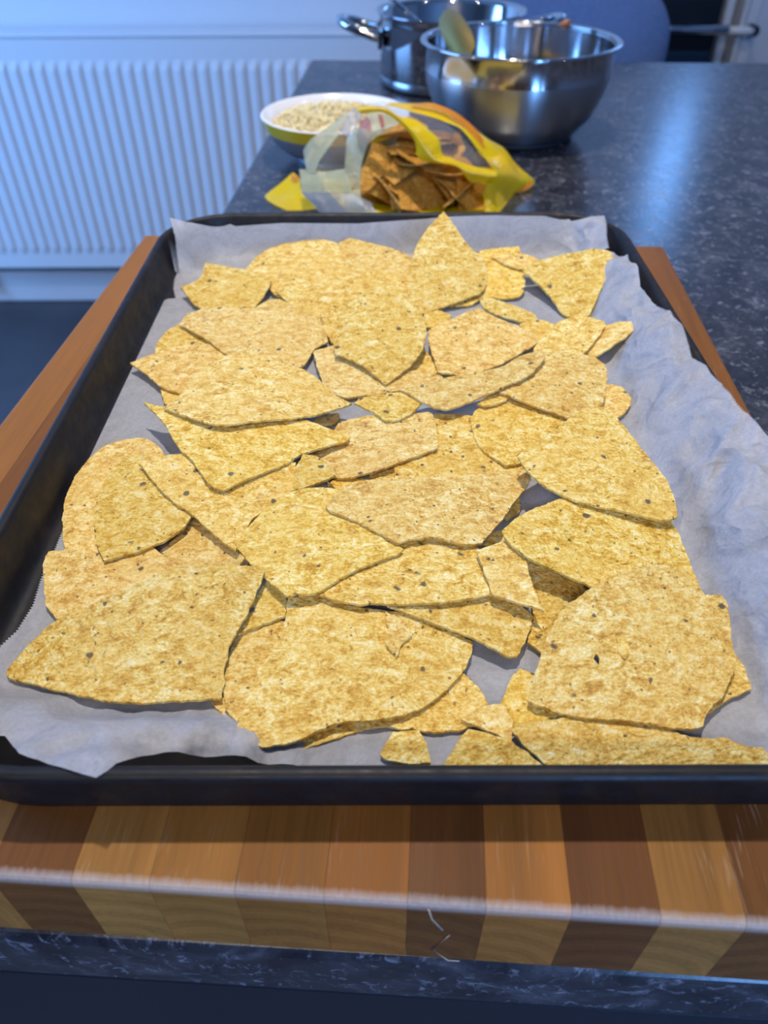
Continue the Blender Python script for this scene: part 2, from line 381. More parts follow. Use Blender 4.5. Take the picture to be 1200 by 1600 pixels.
# ------------------------------------------------------------- chopping board of glued staves
AB = math.radians(-3.74)
brd = tag(empty('chopping_board', (0, 0, 0), AB), 'thick acacia chopping board of glued light and dark staves under the tray', 'chopping board')
bx0, bx1, by0, by1 = -.1967, .1522 + .034, .0739, .494
bx1 = .1522
edges = [-0.1967, -0.1765, -0.1545, -0.132, -0.109, -0.0869, -0.0664, -0.044, -0.021, 0.0004, 0.0202, 0.0416, 0.0636, 0.0845, 0.1075, 0.13, 0.1522]
cols = [(0.252, 0.102, 0.023), (0.178, 0.069, 0.016), (0.281, 0.12, 0.029), (0.296, 0.132, 0.032), (0.148, 0.057, 0.015), (0.303, 0.141, 0.034), (0.274, 0.12, 0.027), (0.244, 0.099, 0.021), (0.266, 0.099, 0.02), (0.141, 0.053, 0.014), (0.289, 0.114, 0.024), (0.13, 0.048, 0.014), (0.281, 0.129, 0.032), (0.148, 0.059, 0.016), (0.252, 0.102, 0.023), (0.2, 0.078, 0.018)]
for i in range(len(edges) - 1):
    a, b_ = edges[i], edges[i + 1]
    w = b_ - a
    L_ = by1 - by0
    bm = bmesh.new(); bmesh.ops.create_cube(bm, size=1)
    for v_ in bm.verts: v_.co = Vector((v_.co.x * (w - .0001), (v_.co.y + .5) * L_, v_.co.z * .040))
    ee = []
    for e in bm.edges:
        m1 = (e.verts[0].co + e.verts[1].co) / 2
        if abs(m1.x) < 1e-5: ee.append(e)                      # front and back arrises
        elif abs(m1.y - L_ / 2) < 1e-5 and ((i == 0 and m1.x < 0) or (i == len(edges) - 2 and m1.x > 0)): ee.append(e)
    bmesh.ops.bevel(bm, geom=ee, offset=.0026, segments=4, profile=.5, affect='EDGES')
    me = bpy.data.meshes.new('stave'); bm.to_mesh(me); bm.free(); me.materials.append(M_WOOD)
    o = bpy.data.objects.new('stave', me); COL.objects.link(o); o.parent = brd
    o.location = ((a + b_) / 2, by0, .0201); o.color = (*cols[i % len(cols)], 1)

M_CRACK = plain('pale_crack_filler', (.55, .42, .30), .7)
st_ = [o for o in brd.children if abs(o.location.x - 0.0058) < .0125][0]
for cp in [[(0.0058, 0.0377), (0.0069, 0.0315), (0.01, 0.0244)], [(0.0119, 0.021), (0.0077, 0.0094), (0.0126, 0.0015), (0.0159, 0.0015)]]:
    tube('crack', [(u - st_.location.x, -.0002, z - .0201) for u, z in cp], .00022, M_CRACK, st_, 6)

# ------------------------------------------------------------- baking tray
XL, XR, YF, YB = -.1372, .1474, .0956, .4852
def rrect(ins, z, seg=10):
    r = max(.042 - ins, .012); out = []
    a, b, c, d = XL + ins, XR - ins, YF + ins, YB - ins
    for (cx, cy, a0) in ((b - r, d - r, 0), (a + r, d - r, 90), (a + r, c + r, 180), (b - r, c + r, 270)):
        for k in range(seg + 1):
            t = math.radians(a0 + 90 * k / seg); out.append((cx + r * math.cos(t), cy + r * math.sin(t), z))
    return out
prof = [(.0072, .0402), (.0045, .0404), (.0032, .0416), (.0018, .0575), (.0006, .0588), (.0, .0600), (.0002, .0613), (.0012, .0621), (.0026, .0622),
        (.0038, .0618), (.0046, .0606), (.0062, .0455), (.0072, .0424), (.0090, .0409), (.0115, .0404)]
vs = []; fs = []
for ins, z in prof: vs += rrect(ins, z)
n = 44
for j in range(len(prof) - 1):
    for i in range(n): fs.append((j * n + i, j * n + (i + 1) % n, (j + 1) * n + (i + 1) % n, (j + 1) * n + i))
fs.append(tuple(range(n))[::-1]); fs.append(tuple(range((len(prof) - 1) * n, len(prof) * n)))
tray = fix_normals(mesh_obj('baking_tray', vs, fs, M_TRAY, None, True))
tag(tray, 'worn black steel baking tray holding the chips on the chopping board', 'tray')

# ------------------------------------------------------------- baking paper (one sheet with torn, saw-toothed edges)
PAPER = [(-0.1351,0.4726,0),(-0.1282,0.4511,1),(-0.1263,0.4433,1),(-0.1302,0.4433,1),(-0.1268,0.4213,1),(-0.1228,0.4078,0),(-0.1268,0.4071,0),(-0.1311,0.4014,0),(-0.1319,0.3889,1),(-0.1307,0.379,1),(-0.1285,0.3739,0),(-0.132,0.3667,1),(-0.1333,0.3496,1),(-0.1329,0.3273,1),(-0.1327,0.3029,1),(-0.1321,0.2792,1),(-0.1315,0.2623,1),(-0.1273,0.2349,1),(-0.1258,0.2136,1),(-0.1252,0.1967,1),(-0.1254,0.1847,1),(-0.1239,0.1725,1),(-0.1254,0.1611,1),(-0.1284,0.1549,1),(-0.1326,0.1417,1),(-0.1274,0.125,0),(-0.1226,0.1164,0),(-0.1163,0.1143,0),(-0.1088,0.114,0),(-0.1071,0.1137,0),(-0.0979,0.1048,0),(-0.0845,0.0988,0),(-0.0733,0.0951,0),(-0.0684,0.1029,0),(-0.065,0.1095,0),(-0.0518,0.1113,0),(-0.0337,0.1104,0),(-0.0191,0.1093,0),(0.02,0.1085,0),(0.09,0.1085,0),(0.118,0.11,0),(0.14,0.12,0),(0.157,0.125,1),(0.1565,0.165,1),(0.153,0.205,1),(0.1487,0.2361,1),(0.1472,0.2503,1),(0.146,0.26,1),(0.1453,0.2776,1),(0.1439,0.2902,1),(0.1412,0.3019,1),(0.142,0.309,1),(0.1428,0.3301,1),(0.1421,0.3403,1),(0.1387,0.3536,0),(0.137,0.378,0),(0.1369,0.3982,0),(0.1368,0.4126,0),(0.1341,0.4263,0),(0.1155,0.4475,1),(0.1333,0.4337,1),(0.1365,0.455,1),(0.1384,0.4726,0),(0.1262,0.4712,0),(0.1181,0.4728,0),(0.1166,0.4742,0),(0.101,0.4763,0),(0.0807,0.4765,0),(0.0403,0.4775,0),(-0.0166,0.4751,0),(-0.0655,0.4754,0),(-0.0979,0.4742,0),(-0.1131,0.4696,0),(-0.1238,0.4658,0)]       # outline in metres; third value: 1 = toothed edge starts here
CTRL = [(-0.1235,0.1227,0.052),(-0.109,0.1154,0.0535),(-0.1024,0.1126,0.054),(-0.0892,0.1067,0.056),(-0.0827,0.1104,0.055),(-0.0689,0.1135,0.053),(-0.0552,0.1151,0.051),(-0.0409,0.1137,0.0475),(-0.0282,0.1117,0.044),(-0.0191,0.11,0.0416),(-0.1163,0.1143,0.052),(-0.1088,0.114,0.0525),(-0.1071,0.1137,0.053),(-0.0979,0.1048,0.059),(-0.0845,0.0988,0.063),(-0.0733,0.0951,0.064),(-0.0684,0.1029,0.059),(-0.065,0.1095,0.05),(-0.0518,0.1113,0.0455),(-0.0337,0.1104,0.0428),(-0.0191,0.1093,0.0411),(-0.0912,0.102,0.061),(-0.0788,0.0969,0.0637),(-0.0705,0.0984,0.0625),(-0.0784,0.1012,0.061),(-0.0735,0.0997,0.062),(-0.13,0.142,0.0411),(-0.118,0.142,0.0411),(-0.106,0.142,0.0411),(-0.094,0.142,0.0411),(-0.082,0.142,0.0411),(-0.07,0.142,0.0411),(-0.058,0.142,0.0411),(-0.046,0.142,0.0411),(-0.034,0.142,0.0411),(-0.022,0.142,0.0411),(-0.01,0.142,0.0411),(0.002,0.142,0.0411),(0.014,0.142,0.0411),(0.026,0.142,0.0411),(0.038,0.142,0.0411),(-0.09,0.131,0.0422),(-0.078,0.131,0.0422),(-0.066,0.131,0.0422),(-0.054,0.131,0.0422),(-0.042,0.131,0.0422),(-0.03,0.131,0.0422),(-0.018,0.131,0.0422),(-0.006,0.131,0.0422),(0.0,0.125,0.0411),(0.0,0.11,0.0411),(0.012,0.125,0.0411),(0.012,0.11,0.0411),(0.024,0.125,0.0411),(0.024,0.11,0.0411),(0.036,0.125,0.0411),(0.036,0.11,0.0411)]         # front curl control points
def paper_z(x, y, fine=True):
    z = .0410 + .0224 * sm((x - .110) / .035) + max(0, x - .1445) * .3
    zb = .0410 + .0208 * sm((y - .462) / .0175)
    zb += .0026 * sm((x - .02) / .06) * sm((y - .462) / .0175)
    z = max(z, zb)
    if y > .4432 and (x > .1054 or x < -.0952):           # over the rounded back corners
        d = .042 - math.hypot(x - (.1054 if x > .1054 else -.0952), y - .4432)
        z = max(z, .0410 + .0227 * sm((.026 - d) / .0215))
    if y < .15 and x < .03:
        w = sm((.150 - y) / .022) * sm((.03 - x) / .02)
        if w > 0:
            s = t = 0
            for a, b, c in CTRL:
                q = 1 / ((a - x) ** 2 + (b - y) ** 2 + 4e-7) ** 1.6; s += q; t += q * c
            z = z * (1 - w) + w * max(t / s, .0409)
    if fine:
        k = sm((x - .113) / .016) * sm((.455 - y) / .05) * (1 - .65 * sm((x - .134) / .010))
        if k > 0:
            f = noise.noise(Vector((x * 62, y * 17, 1.3))); g = noise.noise(Vector((x * 30 + y * 34, y * 40 - x * 26, 5.1))); h = noise.noise(Vector((x * 90 - y * 50, y * 75, 2.2)))
            z += k * (.0050 * max(0, 1 - abs(f) * 2.6) + .0040 * max(0, 1 - abs(g) * 2.8) + .0016 * max(0, 1 - abs(h) * 3))
    return z
def paper():
    pts = []; n = len(PAPER)
    for i in range(n):
        a, b = Vector(PAPER[i][:2]), Vector(PAPER[(i + 1) % n][:2]); L = (b - a).length
        if PAPER[i][2]:
            k = max(1, round(L / .0012)); nn = Vector((-(b - a).y, (b - a).x)).normalized()
            for j in range(k):
                pts.append(a + (b - a) * (j / k)); pts.append(a + (b - a) * ((j + .5) / k) + nn * .0008)
        else:
            k = max(1, int(L / .003))
            for j in range(k): pts.append(a + (b - a) * (j / k))
    nb = len(pts)
    poly = np.array([tuple(p) for p in pts])
    def ins(x, y):
        X, Y = poly[:, 0], poly[:, 1]; X2, Y2 = np.roll(X, -1), np.roll(Y, -1)
        with np.errstate(divide='ignore', invalid='ignore'):
            return (((Y > y) != (Y2 > y)) & (x < (X2 - X) * (y - Y) / (Y2 - Y) + X)).sum() % 2 == 1
    st = .0028
    for i in range(int(.34 / st)):
        for j in range(int(.42 / st)):
            x, y = -.17 + i * st + (st / 2 if j % 2 else 0), .085 + j * st
            if x < .085 and x > -.05 and y < .44 and y > .12 and (i + j) % 2: continue
            if ins(x, y) and np.min((poly[:, 0] - x) ** 2 + (poly[:, 1] - y) ** 2) > 2.2e-6: pts.append(Vector((x, y)))
    r = delaunay_2d_cdt(pts, [], [list(range(nb))], 1, 1e-7)
    vs = [(v.x, v.y, paper_z(v.x, v.y)) for v in r[0]]
    o = mesh_obj('baking_paper', vs, [tuple(f) for f in r[2]], M_PAPER, None, True)
    tag(o, 'crumpled white baking paper sheet with saw-toothed edges lining the black tray', 'baking paper')
    return o
paper()

# ------------------------------------------------------------- tortilla chips on the tray
CHIPS = [
("small round-topped tortilla chip at the tray's back edge, left of the tall upright one",-0.0044,0.4370,0.04829,0.0200,0.1601,-1,0,[-245,244,-173,279,-68,233,120,128,205,47,224,-113,206,-353,40,-396,-108,-346,-186,-99]),
("domed tortilla chip at the tray's back left, behind the star-ended one",-0.0551,0.4342,0.04839,0.0222,0.1663,-1.5,0,[-302,-39,-287,-3,-214,132,-79,226,174,270,260,235,316,-44,286,-281,105,-352,-76,-298,-152,-172]),
('half-hidden brownish tortilla chip under the bottom edge of the back-left pair',-0.0529,0.3699,0.04386,0.0400,0.1001,0,0,[-199,159,-135,238,-66,240,63,121,175,32,229,-151,122,-229,-55,-132,-176,26]),
('wide tortilla chip lying in front of the domed chips at the back left',-0.0197,0.3968,0.04577,-0.0200,0.1801,-1,0,[-435,77,-350,183,-108,219,166,247,313,213,352,97,345,-51,192,-136,51,-189,-90,-218,-162,-179,-281,-111]),
('small ragged tortilla chip with two points, furthest back-left on the tray',-0.0890,0.4096,0.04711,0.0000,0.2201,0,-1,[-292,-9,-198,59,-179,214,70,142,211,93,227,45,195,-95,150,-194,0,-214,-155,-193]),
('shaded tortilla chip curving out from behind the tall upright one, on its right',0.0661,0.4205,0.04789,-0.0600,0.2801,1,0,[-105,175,16,226,155,251,166,171,172,44,152,-106,111,-175,31,-194,-87,-194,-173,-259,-292,-285,-217,-68]),
('small broken sliver bridging the tall upright chip and the back-right triangle',0.0829,0.4443,0.05628,-0.0100,0.2999,0,0,[-190,-110,-103,-88,1,-82,88,-130,102,-178,14,-211,-93,-185]),
("tall pointed tortilla chip standing against the paper at the tray's back edge",0.0376,0.4405,0.06328,-0.0587,0.3904,-1.5,0,[-17,182,27,114,83,1,151,-98,201,-138,220,-257,185,-385,112,-434,36,-481,-56,-521,-162,-566,-229,-496,-245,-421,-231,-262,-194,-99,-126,37,-61,129]),
('tiny tortilla chip corner peeping out below the tall upright chip',0.0285,0.3691,0.04223,0.0000,0.0600,0,0,[-66,123,11,163,83,108,64,36,5,-28,-68,-15]),
('little strip of tortilla chip showing right of the narrow stick-shaped piece',0.0806,0.3571,0.04323,0.0005,0.1600,0,0,[-79,95,39,127,106,83,45,-77,-67,-34]),
('tortilla chip with its tip raised off the paper, furthest out at the right rear',0.1156,0.3485,0.05077,0.4098,0.0802,0,0,[-26,48,65,28,129,-15,133,-52,70,-97,-33,-149,-101,-178,-168,-147,-205,-56,-98,-10]),
('small rounded tortilla chip corner on the paper above the big right-hand triangle',0.1017,0.2872,0.04273,0.0200,0.0299,0,0,[-98,113,42,203,117,184,134,89,102,4,44,-58,-70,-117,-144,-52]),
('dark orange shaded tortilla chip deep in the gap beside the folded chip',0.0176,0.3266,0.04219,0.0000,0.0100,0,0,[-97,227,20,213,43,129,107,-25,33,-94,-86,-70]),
('clean triangular tortilla chip at the back right corner, point towards the camera',0.1141,0.4197,0.05753,0.1538,0.3461,-1,0,[-344,8,-197,47,35,64,111,60,168,30,176,-15,134,-125,64,-264,-5,-402,-65,-417,-147,-377,-184,-278,-256,-128]),
('narrow stick-shaped tortilla chip piece seen edge-on above the smooth rounded triangle',0.0674,0.3801,0.04392,0.0400,0.3600,0,0,[-143,109,-124,126,22,64,139,-4,169,-58,108,-68,-11,-27,-119,40]),
('broad tortilla chip just below the point of the back-right triangle',0.0970,0.3500,0.05033,0.0799,0.2200,0,0,[-212,-125,-157,-47,-86,41,-1,86,69,88,166,37,171,8,127,-59,26,-183,-84,-261,-203,-204]),
("shaded tortilla chip at the far left, behind the pointed one beside the paper's edge",-0.1019,0.3409,0.04408,0.0200,0.1001,0,0,[-162,-8,-157,116,-131,190,-86,242,57,213,228,17,199,-170,63,-217,-87,-134]),
('small square-cornered tortilla chip end under the left-pointing chip',-0.0971,0.2985,0.04216,0.0000,0.0100,0,0,[-115,106,-95,157,27,145,83,44,51,-62,-65,-41]),
('tortilla chip pointing left over bare paper in the left rear',-0.1006,0.3215,0.04501,0.0000,0.0600,0,0,[-265,47,-167,125,-20,206,129,205,269,71,211,-118,33,-209,-71,-147,-160,-52]),
('wide arched tortilla chip with dark specks, second row at the back left',-0.0655,0.3535,0.04937,-0.0400,0.1001,-2,0,[-440,78,-412,174,-322,210,-120,189,65,166,237,152,319,94,360,-50,290,-147,253,-273,176,-339,65,-317,-112,-245,-263,-87]),
('tortilla chip with a folded-looking flap left of the round-tipped standing chip',-0.0183,0.3665,0.04713,-0.0280,0.2521,0,0,[-168,58,-66,121,74,135,179,69,179,-77,45,-197,-97,-169,-138,-72]),
('tortilla chip piece sticking out left and below the round-tipped standing chip',-0.0047,0.3119,0.04346,-0.0028,0.0628,0,0,[-321,257,-221,304,-87,205,105,94,270,77,330,34,322,-13,196,-44,103,-80,-80,-124,-140,-134,-224,-89,-256,-12]),
('small tortilla chip bit behind the left tip of the wide dark-specked chip',-0.0151,0.2276,0.04216,0.0000,0.0100,0,0,[-87,73,-41,117,79,104,67,-7,-33,-64]),
('bit of pale tortilla chip edge behind the wide dark-specked centre chip',-0.0006,0.2363,0.04211,0.0000,0.0300,0,0,[-66,-1,-46,76,54,142,58,26,0,-13]),
('large tortilla chip in the middle lying under the wide dark-specked one',0.0321,0.2536,0.04462,-0.0200,0.0900,0,0,[-282,-173,-279,-81,-217,31,-143,157,-96,254,62,239,230,199,328,82,297,-79,195,-213,-69,-253]),
('tortilla chip in the middle right, tucked under the big right-hand triangle',0.0566,0.2702,0.04722,-0.0200,0.0900,0,0,[-193,44,-116,135,-15,178,100,158,250,44,154,-61,19,-233,-65,-265,-162,-149]),
('squarish tortilla chip in the middle with a straight light lower edge',-0.0053,0.2594,0.04663,0.0600,0.0600,-1,0,[-291,-52,-203,24,-152,141,-1,170,113,157,243,185,267,157,278,-60,100,-157,-24,-212,-145,-224,-201,-174]),
('small kite-shaped tortilla chip in the centre under the long narrow one',0.0018,0.2855,0.05029,0.0200,0.0600,0,0,[-159,-26,-122,16,56,48,160,-13,105,-95,42,-148,-15,-155,-71,-94]),
('thin sliver of tortilla chip in shade below the long narrow one',0.0512,0.2917,0.05055,0.0000,0.0300,0,0,[-100,-103,4,6,64,-35,33,-74,-59,-123]),
('broad speckled tortilla chip right of centre, above the big right-hand triangle',0.0822,0.3053,0.05180,-0.1000,0.0900,-1,0,[-306,-168,-250,-90,-144,31,-68,136,49,174,203,160,243,91,216,-55,161,-215,73,-287,-14,-333,-161,-264,-257,-202]),
('long narrow tortilla chip crossing the centre of the tray, tip to the left',0.0477,0.3085,0.05496,0.0400,0.0600,0,0,[-404,-180,-321,-146,-234,-116,42,-48,174,54,271,90,285,46,248,-25,178,-118,89,-177,-10,-238,-145,-314,-209,-343,-272,-311]),
('smooth rounded triangular tortilla chip right of the round-tipped standing one',0.0507,0.3458,0.04662,-0.0799,0.1701,-1,0,[-277,-70,-279,52,-244,94,-120,180,-4,267,110,183,246,110,305,64,301,32,227,-42,98,-160,11,-222,-115,-279,-247,-262]),
('large tortilla chip propped up in the rear middle, rounded tip facing the camera',-0.0011,0.3603,0.05737,0.0000,0.2400,-2,0,[-233,-146,-222,23,-71,143,31,182,93,154,136,71,182,21,221,-108,214,-229,171,-349,71,-478,12,-533,-120,-390,-240,-313,-249,-222]),
('rounded tortilla chip beside the left tray wall, under a smaller triangle',-0.1082,0.2317,0.04411,0.0000,0.0501,-1,0,[-112,-355,-183,-147,-201,4,-173,165,-135,246,-67,296,24,312,85,273,150,199,234,-19,205,-302,39,-401]),
('small tortilla chip triangle poking up behind the largest front-left chip',-0.0670,0.1920,0.04224,0.0000,0.0100,0,0,[-185,30,-127,121,-82,242,15,145,120,45,188,-56,75,-147,-108,-85]),
('tortilla chip with a rounded left end, behind the largest front-left chip',-0.1044,0.1808,0.04333,0.0200,0.0500,0,0,[-184,34,-206,96,-203,146,-143,151,-2,135,183,156,298,54,260,-91,54,-156,-79,-167,-134,-97]),
('triangular tortilla chip at the left, lying on the rounded one by the tray wall',-0.0976,0.2161,0.04705,0.0200,0.0501,-1.5,0,[-43,-276,-88,-199,-147,-28,-157,98,-141,239,-110,309,-1,291,145,89,239,-42,202,-129,121,-209,25,-250]),
('tortilla chip at left middle with its point facing down to the camera',-0.0646,0.2257,0.04845,-0.0402,0.0598,0,0,[-357,134,-270,177,-165,194,-37,112,118,119,276,164,290,-13,218,-98,146,-159,120,-253,95,-330,-18,-225,-88,-154,-207,-54]),
('little triangular tortilla chip end in the shade left of centre',-0.0303,0.2392,0.04919,-0.0200,0.0201,0,0,[-63,-165,-62,-25,-38,71,32,47,101,-62,59,-98]),
("brown shaded tortilla chip fragment under the arched chip's right tip",-0.0255,0.2761,0.04207,0.0000,0.0300,0,0,[-84,4,-45,81,43,100,44,61,17,22]),
('big tortilla chip left of centre with a thin broken tip at its left end',-0.0621,0.2615,0.05228,-0.0400,0.0400,-1,0,[-457,185,-365,149,-260,135,55,94,280,70,365,32,472,-8,457,-45,364,-94,268,-161,220,-219,99,-311,-10,-396,-63,-375,-160,-226,-241,-132,-314,0,-382,94]),
('large arched tortilla chip left of centre with a straight lower edge',-0.0593,0.3000,0.05696,-0.0612,0.0389,-2.5,0,[-377,-271,-319,-173,-275,-29,-210,80,-135,125,-20,133,128,66,228,31,307,-49,369,-122,442,-152,373,-223,216,-331,37,-384,-99,-417,-206,-378]),
('small tortilla chip bit beside the dark gap right of the centre',0.0486,0.2167,0.04218,0.0000,0.0299,0,0,[-62,21,23,95,57,103,41,21,-13,-33]),
('small tortilla chip corner wedged between the centre chip and the dark gap',0.0408,0.1982,0.04214,0.0000,0.0300,0,0,[-51,0,0,73,38,101,37,32,15,-14]),
("orange shaded tortilla chip bit low under the front-left chip's right edge",-0.0474,0.1262,0.04214,0.0000,0.0300,0,0,[-63,50,-30,82,47,26,32,-20,-4,-9,-38,19]),
('shaded tortilla chip standing between the two largest front chips',-0.0428,0.1407,0.04482,0.0000,0.0701,0,0,[-63,-104,-76,-42,-75,62,-54,151,38,199,103,186,100,98,41,-20,15,-131,-13,-173,-46,-143]),
('tortilla chip mostly hidden under the front centre chip, lower edge showing',0.0048,0.1238,0.04218,0.0000,0.0100,0,0,[-316,-67,-294,-86,-212,-55,-70,-11,21,-22,116,-31,213,-10,266,58,244,118,190,187,25,140,-173,71]),
('largest tortilla chip at the front centre, with a blister flap at its top right',-0.0113,0.1427,0.04757,-0.0400,0.0800,-1.5,-0.5,[-218,248,-139,265,-55,238,10,207,74,204,217,180,311,140,397,97,386,47,356,-18,283,-101,200,-166,91,-198,-23,-211,-98,-244,-152,-269,-234,-283,-327,-255,-325,-213,-282,-38,-227,92,-216,183]),
('tortilla chip in shade tucked behind the left side of the holed chip',0.0569,0.1652,0.04290,-0.0400,0.0701,0,0,[-103,-119,-73,-23,-58,114,15,174,109,162,164,92,82,-45,-66,-157]),
('tortilla chip with a rounded tip hanging over bare paper right of the front centre',0.0294,0.1600,0.04686,-0.0999,0.0613,0,-0.5,[-292,29,-195,55,-38,103,97,128,167,64,200,24,163,-73,121,-140,94,-141,0,-87,-98,-45,-216,0]),
('tiny brown tortilla chip corner under the large right-hand dark-specked chip',0.0532,0.1842,0.04580,0.0000,0.0400,0,0,[-45,61,30,55,71,-19,-16,-72,-37,-16]),
("small reddish tortilla chip corner beside the front-left chip's right end",-0.0411,0.1660,0.04813,0.0000,0.0600,0,0,[-71,-122,-43,-40,-25,41,5,102,77,40,78,-56,9,-87]),
('long tortilla chip in the front middle with a straight lower edge casting shade',0.0088,0.1797,0.05085,-0.0386,-0.0198,0,0,[-307,-141,-267,-87,-161,24,-36,119,109,158,238,136,259,22,276,-112,130,-154,33,-168,-94,-172,-197,-175]),
('narrow upright tortilla chip piece at the right end of the long front-middle one',0.0436,0.1816,0.05264,-0.0201,0.0900,0,0,[-119,42,-44,72,34,100,49,1,60,-118,80,-214,-8,-179,-82,-149,-93,-79]),
('large curved tortilla chip in the middle, its right tip under the wide centre one',-0.0243,0.1976,0.05315,0.0213,-0.0197,-1.5,0,[-290,-82,-267,4,-235,71,-176,145,-109,216,14,229,140,171,237,-23,305,-106,293,-126,253,-148,128,-227,59,-287,12,-324,-81,-333,-158,-258]),
("largest tortilla chip at the front left, long point aimed at the tray's corner",-0.0795,0.1540,0.05173,0.0500,0.2400,-2.5,0,[-416,-115,-407,-93,-366,-36,-287,36,-169,87,-65,140,46,188,204,214,342,219,386,207,367,136,346,57,311,-37,294,-108,297,-233,263,-239,53,-253,-56,-244,-259,-187,-338,-158,-401,-134]),
('wide dark-specked triangular tortilla chip in the very centre of the tray',0.0174,0.2170,0.05335,-0.0800,0.0000,-1,0,[-399,-92,-350,-8,-278,41,-129,74,91,105,311,174,394,198,407,143,344,25,278,-96,171,-264,78,-274,27,-252,-26,-249,-134,-288,-179,-251,-280,-177,-376,-121]),
('large tortilla chip at the right with a brown spot, above the holed one',0.0764,0.1944,0.05207,-0.1399,0.0600,-1,0,[-350,-16,-285,58,-168,141,-102,172,78,170,310,128,322,81,325,-66,326,-226,187,-337,-4,-308,-77,-246,-188,-189,-278,-132,-342,-53]),
('big flat triangular tortilla chip at the right middle beside bare paper',0.0897,0.2413,0.05823,-0.0720,0.1188,-1,0,[-378,-91,-305,-20,-196,75,-79,186,-4,224,44,200,97,83,141,-60,188,-184,196,-286,189,-351,162,-385,81,-392,-2,-367,-129,-339,-227,-297,-290,-249,-343,-175]),
('tortilla chip corner sticking out on the right under the holed chip',0.1045,0.1379,0.04252,0.0000,0.0300,0,0,[-27,167,63,153,79,120,92,73,90,-20,75,-33,8,-63,-65,-107,-149,-73]),
('jagged tortilla chip under the lower left corner of the holed chip',0.0435,0.1298,0.04219,0.0000,0.0100,0,0,[-90,-20,-65,44,-45,93,-8,137,35,115,118,67,157,-40,35,-79,-62,-89]),
('long low tortilla chip against the front rim in the right corner',0.0759,0.1143,0.04296,0.0000,0.1300,0,0,[-392,58,-372,70,-199,103,-68,99,26,78,106,45,172,31,234,31,281,9,330,5,337,-14,331,-58,142,-71,-112,-70,-275,-62,-358,11]),
('biggest tortilla chip, front right, with a small hole and a loose flake',0.0823,0.1470,0.04964,-0.0400,0.1600,-1.5,0,[-393,-179,-385,-145,-360,-85,-309,28,-251,118,-178,180,-109,221,32,283,135,306,208,275,244,195,303,200,312,169,290,57,267,-60,215,-142,142,-214,122,-236,111,-262,69,-273,20,-271,-113,-249,-268,-233,-362,-201]),
('small jagged tortilla chip fragment in the front between two larger ones',0.0311,0.1214,0.04368,0.0000,0.0800,0,0,[-85,22,-48,51,2,74,43,72,63,17,52,-48,37,-44,12,-20,-43,1]),
('tortilla chip cut off by the front rim, right of the little triangle',0.0283,0.1116,0.04321,0.0051,0.1102,0,0,[-126,-26,-81,42,-42,89,11,77,83,43,165,-27,142,-40,-121,-39]),
('little triangular tortilla chip alone on the paper at the front rim',0.0051,0.1129,0.04229,0.0000,0.1000,0,0,[-70,3,-51,41,-30,73,44,77,69,27,78,-21,17,-24,-49,-13])]
TH = .0010
def outline(pts, step=.0012):
    n = len(pts); P = [Vector(p) for p in pts]; out = []
    corner = []
    for i in range(n):
        a, b = (P[i] - P[i - 1]), (P[(i + 1) % n] - P[i])
        corner.append(a.angle(b, 0) > math.radians(48))
    for i in range(n):
        a, b, c, d = P[i - 1], P[i], P[(i + 1) % n], P[(i + 2) % n]
        L = (c - b).length
        mb = (c - b) if corner[i] else (c - a).normalized() * L
        mc = (c - b) if corner[(i + 1) % n] else (d - b).normalized() * L
        k = max(1, round(L / step))
        for j in range(k):
            t = j / k
            out.append(b * (2 * t ** 3 - 3 * t * t + 1) + mb * (t ** 3 - 2 * t * t + t) + c * (-2 * t ** 3 + 3 * t * t) + mc * (t ** 3 - t * t))
    return out
